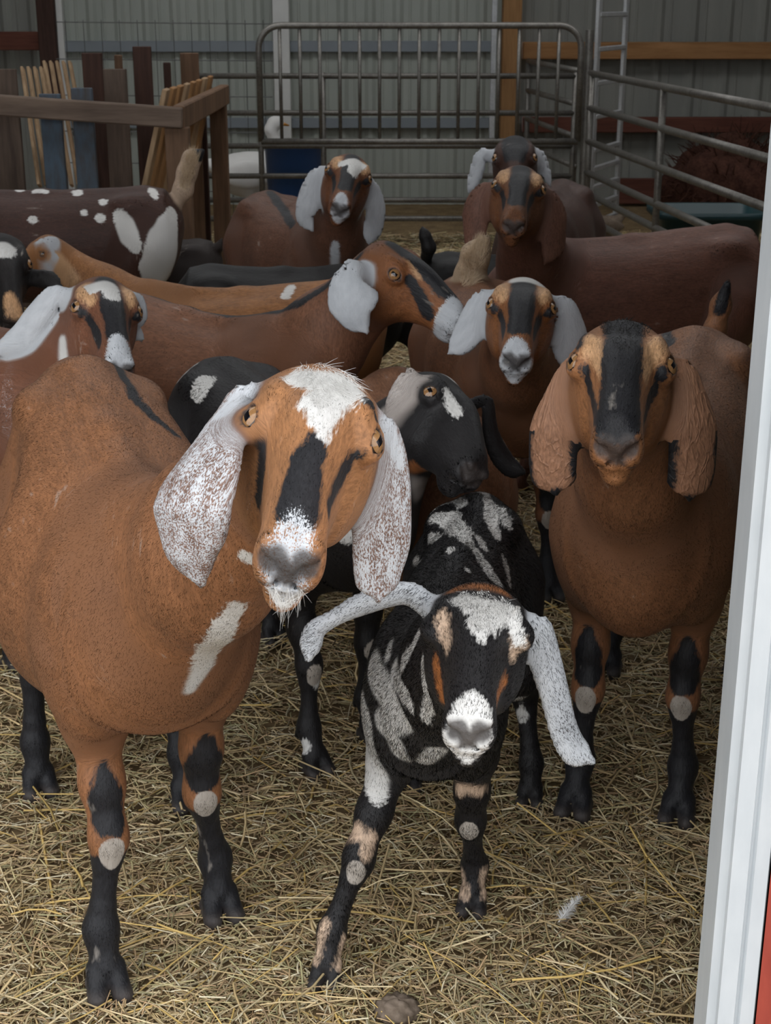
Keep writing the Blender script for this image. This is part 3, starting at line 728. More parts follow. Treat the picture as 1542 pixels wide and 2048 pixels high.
    def hp(g, t, ang):                       # point on the head surface at t and roll angle (deg) from the dorsal line
        T = smooth_table([(a, w, u) for a, b, c, w, u, d in HEAD]); w_ = np.interp(t, T[0], T[1]); u_ = np.interp(t, T[0], T[2]); a = math.radians(ang)
        o, R, L, wd = g.head; dz = math.cos(a); dx = math.sin(a)
        q = g.H(t, 0, 0); dr = Vector(R @ np.array([0, dx, dz])).normalized(); src = Vector(q)+dr*L*.9; r = g.bvh.ray_cast(src, -dr)
        return np.array(r[0]) if r[0] is not None else g.H(t, dx*w_, dz*u_)
    def face(g, ch, pts, both=True):         # pts: (t, angle, radius as a share of head length)
        L = g.head[2]
        for y in ((-1, 1) if both else (1,)):
            g.stroke(ch, [g.hp(t, a*y) for t, a, r in pts], [r*L for t, a, r in pts], ('head', 'neck', 'torso'))
    def paint(g, rgb, *parts):
        w = np.clip(g.w(*parts)*1.6-.3, 0, 1)[:, None]; g.col = g.col*(1-w)+np.array(rgb, F32)*w
    def speckle(g, v, *parts):
        g.ch['roan'] = np.maximum(g.ch['roan'], np.clip(g.w(*parts)*1.6-.3, 0, 1)*v)
    def roan(g, v, pts, parts=None):
        q = [(g.cast(p[0], p[1]), p[2]) for p in pts]; sv = g.ch['roan'].copy(); g.ch['roan'][:] = -.1
        f = {}; old = g.ch; g.ch = dict(old); g.ch['roan'] = np.full(len(g.V), -.1, F32)
        P = [a for a, r in q]; r = [r*pxm(a) for a, r in q]; tmp = g.ch['roan']; g.stroke('roan', P, r, parts); m = g.ch['roan']; g.ch = old
        g.ch['roan'] = np.maximum(sv, np.clip(.5+m/.03, 0, 1)*v)
    def earrim(g, part, r):                  # a dark edge around the lower half of an ear
        C, Wd = g.rims[part]; T = np.linspace(0, 1, 60); s = np.linspace(0, 1, len(C)); P = np.stack([np.interp(T, s, np.array(C)[:, k]) for k in range(3)], 1); w = np.interp(T, s, Wd)
        d = np.linalg.norm(g.V[:, None]-P[None], axis=2); j = d.argmin(1); dm = d.min(1); f = np.maximum(r-(w[j]*.96-dm), r*1.3-np.linalg.norm(g.V-P[-1], axis=1)*.8)
        g.put('dark', np.where((g.w(part) > .5) & (T[j] > .58), np.minimum(f, (T[j]-.58)*.03), -.1).astype(F32))
    def legmarks(g, style='black'):
        for kind, y, J in g.parts.get('knees', []):
            s = g.s; V = g.V; near = (np.abs((V-J[2]) @ g.R[:, 1]) < .075*s) & (g.w('leg', 'hoof') > .5) & (((V-J[2]) @ g.R[:, 0]) > -.12*s)
            if kind == 'front': near &= (((V-J[2]) @ g.R[:, 0]) < .14*s) 
            d = np.sqrt(((V[:, None, :2]-np.array([j[:2] for j in J[2:]], F32)[None])**2).sum(-1)).min(1); near &= d < .075*s
            z = V[:, 2]; fx = (V-J[2]) @ g.R[:, 0]
            if style == 'black':             # black shins, black wedge above a tan knee, tan backs and pasterns
                f = np.minimum(.222*s-z, .12) if kind == 'front' else np.minimum(.30*s-z, .12)
                back = ((V-(J[3]*.5+J[2]*.5)) @ g.R[:, 0])
                f = np.minimum(f, back*1.2+.024*s)
                g.put('dark', np.where(near, f, -.1))
                if kind == 'front':
                    c = J[2]*.8+J[1]*.2; g.stroke('dark', [J[2]+np.array([0, 0, .052*s])+g.R[:, 0]*.032*s, J[2]*.75+J[1]*.25+np.array([0, 0, .03*s])+g.R[:, 0]*.03*s, J[2]*.3+J[1]*.7+g.R[:, 0]*.03*s], [.034*s, .024*s, .004*s], ('leg', 'torso'))
            elif style == 'allblack': g.put('dark', np.where(near | (g.w('leg', 'hoof') > .5), .05, -.1))
            if kind == 'front':
                dk = np.sqrt((((V-(J[2]-np.array([0, 0, .012*s])+g.R[:, 0]*.032*s))*np.array([1, 1, .72]))**2).sum(1)); g.ch['callus'] = np.maximum(g.ch['callus'], np.clip((.023*s-dk)/.004, 0, 1).astype(F32))
        hf = g.w('hoof')*np.clip((.034*g.s-g.V[:, 2])/.01, 0, 1); g.ch['skin'] = np.maximum(g.ch['skin'], hf)
    def faceskin(g):                         # bare nose leather, dark eyelids
        o, R, L, w = g.head; Q = ((g.V-o) @ R)/L
        for y in (-1, 1):
            d = np.sqrt(((Q-np.array([.985, .055*y, .01]))**2*np.array([1, 1, 1])).sum(1)); g.ch['skin'] = np.maximum(g.ch['skin'], np.clip((.070-d)/.02, 0, 1)*.9)
        d = np.sqrt(((Q-np.array([1.0, 0, -.03]))**2).sum(1)); g.ch['skin'] = np.maximum(g.ch['skin'], np.clip((.065-d)/.02, 0, 1)*.9)
        for e, Re, er in g.eyes:
            q = (g.V-e) @ Re/er; d = np.sqrt((q*np.array([.78, 1, 1]))[:, 0]**2+(q[:, 1])**2+(q[:, 2]*.8)**2); g.ch['skin'] = np.maximum(g.ch['skin'], np.clip((1.02-d)/.12, 0, 1))
        m = np.zeros(len(g.V), F32)
        for y in (-1, 1):
            for t, xx, z in ((.985, .03, -.078), (.955, .075, -.100), (.86, .128, -.118), (.75, .15, -.128)):
                d = np.sqrt(((Q-np.array([t, xx*y, z]))**2*np.array([.35, 1, 2.5])).sum(1)); m = np.maximum(m, np.clip((.026-d)/.012, 0, 1))
        g.ch['skin'] = np.maximum(g.ch['skin'], m*.85)
    def finish(g):
        V, Q = g.V, g.Q
        c = V.mean(0); c = np.array([g.o[0], g.o[1], 0.0])
        g.root = empty(g.name, c, g.label, g.cat, g.group)
        ob = link_mesh('body', V, Q, M['coat'], g.root, True); me = ob.data; N = len(V)
        for k, v in g.ch.items():
            a = me.attributes.new(k, 'FLOAT', 'POINT'); a.data.foreach_set('value', v.astype(np.float32))
        a = me.attributes.new('coat', 'FLOAT_COLOR', 'POINT'); a.data.foreach_set('color', np.column_stack([g.col, np.ones(N)]).astype(np.float32).ravel())
        a = me.attributes.new('hairflow', 'FLOAT_VECTOR', 'POINT'); a.data.foreach_set('vector', g.flow.ravel())
        a = me.attributes.new('tanc', 'FLOAT_COLOR', 'POINT'); a.data.foreach_set('color', np.tile(np.array([*g.tanc, 1], np.float32), N))
        for e, Re, er in g.eyes:
            mb = MB(); n = 20
            for i in range(n+1):
                p = math.pi*i/n
                for k in range(24): t = 2*math.pi*k/24; mb.v.append((math.sin(p)*math.cos(t), math.sin(p)*math.sin(t), math.cos(p)))
            for i in range(n):
                for k in range(24): mb.f.append((i*24+k, (i+1)*24+k, (i+1)*24+(k+1) % 24, i*24+(k+1) % 24))
            eo = mb.build('eye', M['eye'], None, True); eo.parent = g.root
            from mathutils import Matrix
            mt = Matrix(Re.tolist()).to_4x4(); mt.translation = Vector(e-c); eo.matrix_local = mt @ Matrix.Diagonal((er, er, er, 1))
    def hairs(g, name, mat, roots, dirs, length, width=.0009, droop=.3, seed=1, spread=.25):
        rng = np.random.default_rng(seed); n = len(roots); roots = np.asarray(roots, float); dirs = np.asarray(dirs, float)+rng.normal(0, spread, (n, 3)); dirs /= np.linalg.norm(dirs, axis=1)[:, None]
        ln = np.broadcast_to(length, (n,))*rng.uniform(.6, 1.1, n); K = 4; S = np.cross(dirs, [0, -1, .3]); S /= np.linalg.norm(S, axis=1)[:, None]+1e-9
        V = []; p = roots-dirs*.004; d = dirs.copy()
        for k in range(K+1):
            wd = width*(1-k/K*.85); V += [p+S*wd, p-S*wd]; d = d+np.array([0, 0, -droop/K]); d /= np.linalg.norm(d, axis=1)[:, None]; p = p+d*(ln/K)[:, None]
        V = np.stack(V, 1).reshape(-1, 3); b = (np.arange(n)*(2*K+2))[:, None]
        Fs = np.concatenate([b+np.array([2*k, 2*k+1, 2*k+3, 2*k+2]) for k in range(K)])
        return link_mesh(name, V, Fs, mat, g.root, True)

    def fur(g, n, length, width=.00045, seed=1, lift=.30, parts={}):
        """short coat hair: one thin blade per hair, rooted on the body, lying along the coat"""
        rng = np.random.default_rng(seed); V, Q = g.V.astype(float), g.Q; c = np.array(g.root.location)
        A = V[Q[:, 2]]-V[Q[:, 0]]; B = V[Q[:, 3]]-V[Q[:, 1]]; N = np.cross(A, B); ar = np.linalg.norm(N, axis=1); N /= ar[:, None]+1e-12
        VN = np.zeros_like(V)
        for k in range(4): np.add.at(VN, Q[:, k], N)
        VN /= np.linalg.norm(VN, axis=1)[:, None]+1e-9
        D = np.zeros_like(V); fw = g.R[:, 0]; up = np.array([0, 0, 1.0]); Lv = np.zeros(len(V))
        for k, w in g.Wt.items():
            w = w[:, None]
            if k == 'torso': d = -fw*.55-up*.8
            elif k == 'neck': d = nrm(g.neck[0]*.5+g.neck[1]*.5-g.neck[2])*.9-up*.4
            elif k == 'head': d = -g.head[1][:, 0]*.8+up*.15
            elif k in ('ear', 'ear2'): C = g.parts[k]; d = nrm(np.array(C[-1])-C[1])
            elif k == 'tail': d = nrm(g.tailpts[-1]-g.tailpts[0])
            else: d = -up
            D += w*d; Lv += w[:, 0]*length*parts.get(k, 1.0)
        front = ((np.array([0, 0, CAM_H])-V[Q[:, 0]])*N).sum(1) > -.25
        ok = (g.ch['skin'][Q].max(1) < .35) & (V[Q[:, 0], 2] > .05)
        for e, Re, er in g.eyes: ok &= np.linalg.norm(V[Q[:, 0]]-e, axis=1) > er*1.55
        p = ar*np.where(front, 1, .12)*ok; f = rng.choice(len(Q), n, p=p/p.sum()); u, v = rng.uniform(0, 1, (2, n)); q = Q[f]
        W4 = np.stack([(1-u)*(1-v), u*(1-v), u*v, (1-u)*v], 1)
        I = lambda arr: (arr[q]*W4.reshape(n, 4, *([1]*(arr.ndim-1)))).sum(1)
        P = I(V); nn = I(VN); nn /= np.linalg.norm(nn, axis=1)[:, None]+1e-9; d = I(D)+rng.normal(0, .22, (n, 3)); d -= nn*(d*nn).sum(1)[:, None]; d /= np.linalg.norm(d, axis=1)[:, None]+1e-9
        ln = I(Lv)*rng.uniform(.6, 1.25, n); d = d+nn*(lift*rng.uniform(.4, 1.3, n))[:, None]; sd = np.cross(d, nn); sd /= np.linalg.norm(sd, axis=1)[:, None]+1e-9
        wd = width*rng.uniform(.7, 1.3, n)[:, None]; P = P-nn*.0006
        T = np.stack([P+sd*wd, P-sd*wd, P+d*ln[:, None]], 1).reshape(-1, 3)
        ob = link_mesh('fur', T, np.arange(3*n).reshape(n, 3), M['coat'], g.root, True); me = ob.data
        for k, a0 in g.ch.items(): a = me.attributes.new(k, 'FLOAT', 'POINT'); a.data.foreach_set('value', np.repeat(I(a0), 3).astype(np.float32))
        col = np.repeat(I(g.col)*rng.uniform(.80, 1.22, (n, 1)), 3, 0); a = me.attributes.new('coat', 'FLOAT_COLOR', 'POINT'); a.data.foreach_set('color', np.column_stack([col, np.ones(3*n)]).astype(np.float32).ravel())
        a = me.attributes.new('hairflow', 'FLOAT_VECTOR', 'POINT'); a.data.foreach_set('vector', np.repeat(I(g.flow)+rng.normal(0, .002, (n, 3)), 3, 0).astype(np.float32).ravel())
        a = me.attributes.new('tanc', 'FLOAT_COLOR', 'POINT'); a.data.foreach_set('color', np.tile(np.array([*g.tanc, 1], np.float32), 3*n))
        cn = nn+rng.normal(0, .10, (n, 3)); cn /= np.linalg.norm(cn, axis=1)[:, None]
        me.normals_split_custom_set_from_vertices(np.repeat(cn, 3, 0))
    def tuft(g, name, mat, pts, n, length, d, seed=1, width=.0007, spread=.3, droop=.3, jit=12):
        """longer hair growing from around photo points, pointing along d"""
        rng = np.random.default_rng(seed); R = []
        for i in range(n):
            p = pts[rng.integers(len(pts))]; a, r = rng.uniform(0, 6.28), p[2]*math.sqrt(rng.uniform(0, 1)); R.append(g.cast(p[0]+r*math.cos(a), p[1]+r*math.sin(a)))
        Nn = np.array([g.bvh.find_nearest(Vector(q))[1] for q in R]); d = nrm(d)
        Nn *= np.sign((Nn*(np.array([0, 0, CAM_H])-np.array(R))).sum(1))[:, None]
        dd = d-Nn*(Nn @ d)[:, None]; dd /= np.linalg.norm(dd, axis=1)[:, None]+1e-9
        return g.hairs(name, mat, R, dd+Nn*.16, length, width, droop, seed, spread)
def g2(x, y): return np.array([x, y, 0.0])
VX = 1.0
# 1: the big doe in front, 2: the kid, 3: the doe by the jamb
doe = Goat('large reddish brown goat in front with white-speckled ears and white forehead', s=1.02, fat=1.12, rump=.07, sag=.01, kn=.78, hollow=.9, front=[gp(215, 1985), gp(440, 1830)], hind=[gp(80, 1585), gp(375, 1612)], coat=(.235, .102, .045), vox=.0042,
    head=dict(poll=(648, 745), Y=1.52, muzzle=(576, 1135), L=.285, width=.84, uphint=(.10, -1.5, .5)),
    ears=[dict(side=1, pts=[(488, 790, .0, 30), (452, 835, -.04, 50), (418, 890, -.09, 72), (384, 960, -.14, 94), (370, 1030, -.165, 92), (374, 1095, -.165, 72), (402, 1164, -.16, 34)]),
          dict(side=-1, pts=[(764, 850, 0, 28), (775, 930, 0, 52), (773, 1020, 0, 64), (770, 1090, 0, 66), (762, 1150, 0, 54), (757, 1195, 0, 42)])])
kid = Goat('black and white kid lowering its head in front, one pale ear flung sideways', s=.78, front=[gp(655, 1965), gp(945, 1820)], hind=[gp(820, 1575), gp(1060, 1605)], coat=(.012, .011, .012), vox=.0042, wid=.76, deep=.9, legr=1.12, axis=((.075, 1.985), (.165, 2.455)), tanc=(.50, .36, .26), eyes='closed',
    head=dict(poll=(962, 1172), Y=1.68, muzzle=(937, 1470), L=.245, width=.90),
    ears=[dict(side=1, pts=[(810, 1192, .0, 30), (730, 1212, .0, 28), (668, 1240, 0, 20), (628, 1270, -.005, 25), (617, 1315, -.01, 22)], nv=(0, -.9, -.35), cup=.4),
          dict(side=-1, pts=[(1076, 1250, 0, 25), (1097, 1330, 0, 36), (1116, 1400, 0, 33), (1131, 1460, 0, 32), (1153, 1503, 0, 32), (1182, 1522, 0, 18)])])
tan = Goat('brown goat with long veined tan ears standing beside the white jamb', s=1.02, wid=.95, deep=1.13, front=[gp(1150, 1625), gp(1355, 1640)], hind=[gp(1215, 1345), g2(.80, 2.98)], coat=(.235, .105, .05), vox=.005,
    head=dict(poll=(1248, 650), Y=2.08, muzzle=(1233, 900), L=.285),
    ears=[dict(side=1, pts=[(1146, 740, -.01, 28), (1121, 800, -.03, 42), (1102, 875, -.04, 53), (1101, 935, -.04, 52), (1111, 985, -.04, 46)]),
          dict(side=-1, pts=[(1366, 740, -.01, 28), (1384, 800, -.03, 46), (1395, 875, -.04, 59), (1392, 940, -.04, 57), (1379, 995, -.04, 50)])],
    tail=[(1430, 660, 3.12, .022), (1442, 610, 3.12, .020), (1455, 568, 3.1, .008)])
blk = Goat('black goat with one whitish ear resting its head above the kid', s=.90, front=[gp(630, 1545), g2(-.03, 2.68)], hind=[g2(-.45, 3.06), g2(-.27, 3.16)], coat=(.012, .011, .012), vox=.0055,
    head=dict(poll=(898, 762), Y=2.62, muzzle=(948, 955), L=.265, uphint=(.85, -1, .3)),
    ears=[dict(side=1, pts=[(830, 748, -.03, 28), (800, 815, -.05, 34), (803, 880, -.05, 30), (812, 935, -.05, 22), (818, 985, -.05, 12)]),
          dict(side=-1, pts=[(972, 800, 0, 14), (983, 865, 0, 18), (1004, 915, 0, 22), (1028, 940, 0, 20), (1047, 945, 0, 11)])])
mid = Goat('brown goat with white ears and black blaze behind the black goat', s=.94, front=[g2(.22, 3.40), g2(.42, 3.42)], hind=[g2(.13, 3.96), g2(.33, 3.98)], coat=(.185, .080, .040), vox=.006,
    head=dict(poll=(1048, 560), Y=3.08, muzzle=(1032, 725), L=.275),
    ears=[dict(side=1, pts=[(968, 600, 0, 24), (945, 645, 0, 36), (920, 685, 0, 28), (900, 705, 0, 12)]),
          dict(side=-1, pts=[(1126, 610, 0, 22), (1141, 650, 0, 36), (1146, 690, 0, 42), (1128, 735, 0, 26)])],
    tail=[(934, 590, 3.98, .034), (940, 550, 3.92, .040), (952, 510, 3.90, .038), (972, 480, 3.90, .014)])
prf = Goat('brown goat in profile with white ear and black spine stripe', s=.93, sag=.03, rump=.03, front=[g2(-.32, 3.35), g2(-.21, 3.50)], hind=[g2(-.82, 3.62), g2(-.73, 3.78)], coat=(.185, .082, .045), vox=.006,
    head=dict(poll=(775, 488), Y=3.30, muzzle=(930, 652), mY=3.2, L=.26, uphint=(.62, -.35, 1)),
    ears=[dict(side=1, pts=[(716, 555, -.06, 46), (704, 598, -.09, 54), (712, 635, -.10, 38), (734, 664, -.10, 10)], nv=(-.15, -1, .1)),
          dict(side=-1, pts=[(760, 560, .05, 30), (757, 600, .05, 40), (757, 650, .05, 12)], nv=(.1, 1, 0))])
lft = Goat('brown goat with white poll and drooping pale ear behind the front goat', s=.98, front=[g2(-.85, 3.02), g2(-.66, 3.08)], hind=[g2(-1.20, 3.36), g2(-1.06, 3.46)], coat=(.16, .066, .036), vox=.006,
    head=dict(poll=(208, 560), Y=3.0, muzzle=(240, 745), L=.275, uphint=(.42, -1, .3)),
    ears=[dict(side=1, pts=[(112, 592, 0, 24), (72, 630, 0, 28), (34, 678, 0, 28), (-8, 706, 0, 16)]),
          dict(side=-1, pts=[(272, 598, 0, 16), (284, 632, 0, 14), (272, 656, 0, 10), (283, 678, 0, 14)])])
gld = Goat('golden brown goat seen from the side, facing the left edge', s=.88, sag=.03, front=[g2(-.70, 4.02), g2(-.66, 4.18)], hind=[g2(-.10, 4.03), g2(-.08, 4.20)], coat=(.28, .122, .045), vox=.0075,
    head=dict(poll=(82, 466), Y=4.1, muzzle=(15, 575), mY=4.0, L=.26, uphint=(-.6, -.4, 1)),
    ears=[dict(side=-1, pts=[(98, 495, -.02, 24), (92, 525, -.03, 22), (85, 550, -.03, 8)], nv=(.2, -1, .1)), dict(side=1, pts=[(60, 520, .05, 20), (58, 550, .05, 10)], nv=(-.1, 1, 0))])
edge = Goat('black and tan goat at left edge, black ear held out sideways', s=.95, front=[g2(-1.30, 3.84), g2(-1.22, 4.0)], hind=[g2(-1.86, 4.0), g2(-1.82, 4.18)], coat=(.014, .012, .012), vox=.0075,
    head=dict(poll=(2, 475), Y=3.72, muzzle=(28, 650), L=.26, uphint=(.4, -1, .3)),
    ears=[dict(side=1, pts=[(-45, 500, 0, 20), (-60, 560, 0, 30), (-55, 620, 0, 12)]), dict(side=-1, pts=[(58, 552, -.02, 17), (90, 557, -.04, 21), (122, 572, -.06, 10)], nv=(0, -.9, .4))])
spt = Goat('dark brown goat with white spots and upright black-tipped tail', s=1.0, front=[g2(-1.66, 5.35), g2(-1.62, 5.55)], hind=[g2(-.885, 5.4), g2(-.855, 5.6)], coat=(.048, .02, .014), vox=.009,
    head=dict(poll=(-190, 300), Y=5.5, muzzle=(-300, 370), mY=5.4, L=.26, uphint=(-.6, -.2, 1)), ears=[dict(side=-1, pts=[(-165, 340, 0, 18), (-165, 380, 0, 18), (-170, 410, 0, 8)], nv=(0, -1, 0))],
    tail=[(366, 380, 5.52, .036), (374, 345, 5.52, .036), (384, 318, 5.52, .034), (404, 303, 5.52, .012)])
bck = Goat('brown goat with white ears and white poll in front of gate', s=.98, front=[g2(-.28, 4.95), g2(-.10, 5.0)], hind=[g2(-.54, 5.48), g2(-.36, 5.54)], coat=(.115, .052, .032), vox=.0075,
    head=dict(poll=(706, 313), Y=4.72, muzzle=(679, 420), L=.285),
    ears=[dict(side=1, pts=[(640, 345, 0, 17), (618, 390, 0, 28), (608, 430, 0, 24), (625, 462, 0, 8)]), dict(side=-1, pts=[(746, 375, 0, 15), (754, 420, 0, 22), (747, 460, 0, 23), (737, 486, 0, 12)])])
rgt = Goat('dark brown goat with wide brown ears, body reaching to the jamb', s=.97, rump=.03, front=[g2(.42, 4.30), g2(.52, 4.45)], hind=[g2(1.05, 4.42), g2(1.12, 4.60)], coat=(.125, .054, .036), vox=.0075,
    head=dict(poll=(1043, 335), Y=4.1, muzzle=(1026, 455), L=.285),
    ears=[dict(side=1, pts=[(968, 385, 0, 24), (948, 430, 0, 30), (947, 480, 0, 24), (957, 520, 0, 12)]), dict(side=-1, pts=[(1096, 400, 0, 26), (1113, 440, 0, 30), (1110, 490, 0, 29), (1090, 527, 0, 12)])])
lob = Goat('black goat standing low behind the golden brown goat', s=.86, front=[g2(-.12, 4.38), g2(-.10, 4.52)], hind=[g2(-.58, 4.38), g2(-.56, 4.52)], coat=(.007, .0065, .007), vox=.009,
    head=dict(poll=(800, 600), Y=4.5, muzzle=(850, 700), mY=4.5, L=.24, uphint=(.6, -.2, 1)), ears=[dict(side=1, pts=[(790, 640, 0, 18), (785, 680, 0, 10)], nv=(0, -1, 0))])
sml = Goat('small black goat between the profile head and brown goat', s=.82, front=[g2(.62, 4.80), g2(.60, 4.94)], hind=[g2(.19, 4.80), g2(.17, 4.94)], coat=(.010, .009, .009), vox=.009,
    head=dict(poll=(1070, 500), Y=4.75, muzzle=(1130, 590), mY=4.75, L=.23, uphint=(.6, -.2, 1)), ears=[dict(side=1, pts=[(1050, 500, 0, 14), (1050, 540, 0, 8)], nv=(0, -1, 0))],
    tail=[(858, 495, 4.75, .022), (850, 472, 4.75, .018), (843, 453, 4.75, .006)])
drk = Goat('small shaggy dark goat beside the spotted goat\'s hind legs', s=.68, front=[g2(-1.12, 5.82), g2(-1.1, 5.95)], hind=[g2(-.74, 5.8), g2(-.72, 5.94)], coat=(.022, .015, .013), vox=.009,
    head=dict(poll=(190, 440), Y=5.85, muzzle=(140, 500), mY=5.8, L=.20, uphint=(-.6, -.2, 1)), ears=[dict(side=-1, pts=[(195, 470, 0, 10), (195, 500, 0, 6)], nv=(0, -1, 0))],
    tail=[(437, 495, 5.86, .018), (443, 478, 5.86, .007)])
far = Goat('dark-faced goat with white ears peering over the brown goat\'s head', s=.98, front=[g2(.46, 5.3), g2(.64, 5.35)], hind=[g2(.62, 5.86), g2(.80, 5.90)], coat=(.05, .022, .015), vox=.009,
    head=dict(poll=(1030, 276), Y=5.0, muzzle=(1028, 400), L=.28),
    ears=[dict(side=1, pts=[(964, 310, 0, 16), (950, 350, 0, 17), (938, 385, 0, 9)]), dict(side=-1, pts=[(1078, 310, 0, 14), (1092, 340, 0, 12), (1102, 372, 0, 6)])])
low = Goat('brown goat with only its back showing behind black goat', s=.84, front=[g2(.06, 2.84), g2(.21, 2.88)], hind=[g2(-.05, 3.19), g2(.09, 3.24)], coat=(.21, .10, .055), vox=.0075,
    head=dict(poll=(945, 915), Y=2.86, muzzle=(965, 1090), mY=2.78, L=.24, uphint=(.1, -1, .3)), ears=[dict(side=1, pts=[(905, 960, 0, 14), (900, 1010, 0, 16), (905, 1040, 0, 8)])])

for g in GOATS: g.build()

def nubian_face(g, blaze=True, tanp=True, stripe=True, cap=True, bw=1.0):
    if cap: g.face('dark', [(.16, 72, .022), (.24, 76, .02)])
    if tanp: g.face('tan', [(.12, 40, .05), (.22, 38, .055), (.33, 34, .03)])
    if stripe: g.face('dark', [(.36, 60, .02), (.48, 58, .030), (.62, 60, .034), (.70, 64, .022)])
    if blaze: g.face('dark', [(.08, 0, .07*bw), (.3, 0, .075*bw), (.55, 0, .085*bw), (.74, 0, .09*bw)], False)
WHITE_EAR = (.50, .51, .52)
for g in GOATS: g.faceskin()
# the big doe
g = doe; g.paint((.30, .138, .058), 'head'); g.legmarks()
g.blob('dark', [(634, 876, 12), (616, 915, 28), (606, 965, 40), (598, 1010, 44)])
g.blob('white', [(600, 756, 26), (640, 765, 42), (690, 772, 34), (645, 805, 40), (646, 840, 24), (646, 872, 6)])
g.blob('dark', [(524, 896, 10), (523, 950, 16), (519, 1000, 11)]); g.blob('dark', [(708, 912, 9), (680, 962, 14), (658, 1015, 13)])
g.blob('dark', [(500, 775, 9), (490, 803, 7)]); g.blob('dark', [(735, 800, 7), (752, 835, 6)])
g.roan(.60, [(592, 1040, 36), (585, 1075, 58), (575, 1120, 62), (570, 1170, 60)], ('head',)); g.blob('white', [(572, 1190, 26)])
g.paint((.17, .10, .075), 'ear', 'ear2'); g.speckle(.50, 'ear', 'ear2'); g.roan(.30, [(500, 990, 40), (500, 1090, 34)])
g.roan(.66, [(490, 775, 40), (440, 830, 40)], ('ear',)); g.roan(.66, [(775, 850, 40), (800, 930, 30)], ('ear2',))
g.blob('white', [(474, 1212, 12), (452, 1250, 20), (430, 1290, 26), (408, 1335, 20), (380, 1380, 7)]); g.blob('white', [(500, 1118, 14)])
g.blob('dark', [(232, 715, 6), (250, 760, 8), (272, 800, 8), (300, 830, 7), (350, 868, 7)])
# the kid
g = kid; g.legmarks('none'); g.paint((.10, .095, .10), 'ear', 'ear2'); g.speckle(.62, 'ear', 'ear2')
for q in ([(745, 1332, 26), (768, 1382, 32), (800, 1432, 32), (765, 1450, 24)], [(790, 1345, 22), (815, 1400, 20)], [(805, 1325, 13), (826, 1292, 9), (836, 1268, 6)], [(846, 1330, 11), (856, 1400, 11), (850, 1440, 8)], [(724, 1400, 10), (730, 1440, 30), (735, 1495, 44), (742, 1545, 36), (758, 1590, 14)],
          [(785, 1480, 26), (800, 1510, 18)], [(872, 1505, 18), (850, 1524, 12)], [(780, 1290, 5), (775, 1310, 8)], [(860, 972, 8), (885, 978, 14), (905, 995, 13), (925, 1010, 7)], [(865, 1035, 10), (895, 1035, 17), (915, 1055, 14), (935, 1085, 12), (962, 1118, 12), (980, 1147, 15), (998, 1168, 13)],
          [(848, 1011, 9)], [(862, 1074, 6), (876, 1076, 8)], [(965, 978, 7), (978, 1005, 10), (983, 1045, 9), (990, 1070, 7)], [(955, 1074, 4), (972, 1098, 5)], [(1001, 1015, 4), (1014, 1050, 5)], [(1010, 1120, 4), (1020, 1170, 4)], [(900, 1100, 4)], [(830, 1120, 3), (836, 1128, 3)], [(935, 1140, 4)],
          [(922, 1200, 14), (960, 1212, 34), (1004, 1222, 26), (960, 1248, 22), (960, 1276, 6)], [(1020, 1222, 14), (1034, 1255, 12), (1034, 1285, 6)], [(945, 1425, 36), (938, 1455, 42), (930, 1490, 40)], [(1040, 1400, 14), (1042, 1432, 10)]):
    g.blob('white', q)
g.blob('tan', [(886, 1232, 9), (890, 1262, 10), (896, 1292, 9)]); g.blob('tan', [(1034, 1282, 9), (1030, 1305, 9)])
g.blob('rust', [(872, 1325, 8), (880, 1370, 12), (888, 1402, 10)]); g.blob('rust', [(1008, 1362, 6), (994, 1404, 8)]); g.blob('rust', [(905, 1180, 5), (960, 1172, 5), (1010, 1185, 5)])
g.blob('tan', [(690, 1672, 10), (715, 1665, 10), (738, 1680, 12), (735, 1710, 7)]); g.blob('tan', [(918, 1580, 9), (940, 1576, 9), (962, 1582, 9)])
g.blob('tan', [(690, 1880, 5), (680, 1930, 7)]); g.blob('tan', [(648, 1850, 3), (632, 1915, 5)]); g.blob('tan', [(924, 1745, 3), (928, 1790, 5)]); g.blob('tan', [(968, 1745, 3), (970, 1790, 5)])
# the tan-eared goat
g = tan; g.paint((.28, .122, .05), 'head'); g.legmarks(); g.paint((.33, .17, .10), 'ear', 'ear2'); g.ch['vein'] = np.clip(g.w('ear', 'ear2')*2-1, 0, 1).astype(F32)
g.face('dark', [(.02, 0, .09), (.25, 0, .085), (.45, 0, .095), (.62, 0, .11), (.78, 0, .12), (.92, 0, .11)], False)
g.blob('tan', [(1178, 678, 17), (1194, 705, 19), (1208, 742, 10)]); g.blob('tan', [(1320, 682, 17), (1306, 708, 19), (1290, 745, 10)])
g.blob('dark', [(1172, 740, 6), (1178, 775, 9), (1188, 815, 9), (1192, 842, 7)]); g.blob('dark', [(1322, 742, 6), (1310, 778, 10), (1294, 815, 9), (1288, 842, 7)])
g.blob('dark', [(1160, 690, 7), (1165, 665, 6)]); g.blob('dark', [(1340, 690, 7), (1335, 665, 6)])
g.earrim('ear', .0035); g.earrim('ear2', .0035)
g.blob('dark', [(1438, 620, 8), (1452, 575, 12)])
# the black goat
g = blk; g.legmarks('none'); g.paint((.44, .39, .36), 'ear'); g.speckle(.35, 'ear')
for q in ([(905, 735, 8), (921, 745, 11)], [(894, 782, 4), (900, 800, 6), (908, 818, 8), (914, 830, 5)], [(352, 748, 12), (366, 746, 10)], [(408, 762, 18), (396, 788, 14)], [(335, 722, 4), (370, 708, 6)], [(692, 1070, 14)], [(680, 1188, 9)], [(637, 1365, 10)], [(607, 1492, 10)]): g.blob('white', q)
g.blob('rust', [(838, 938, 16)])
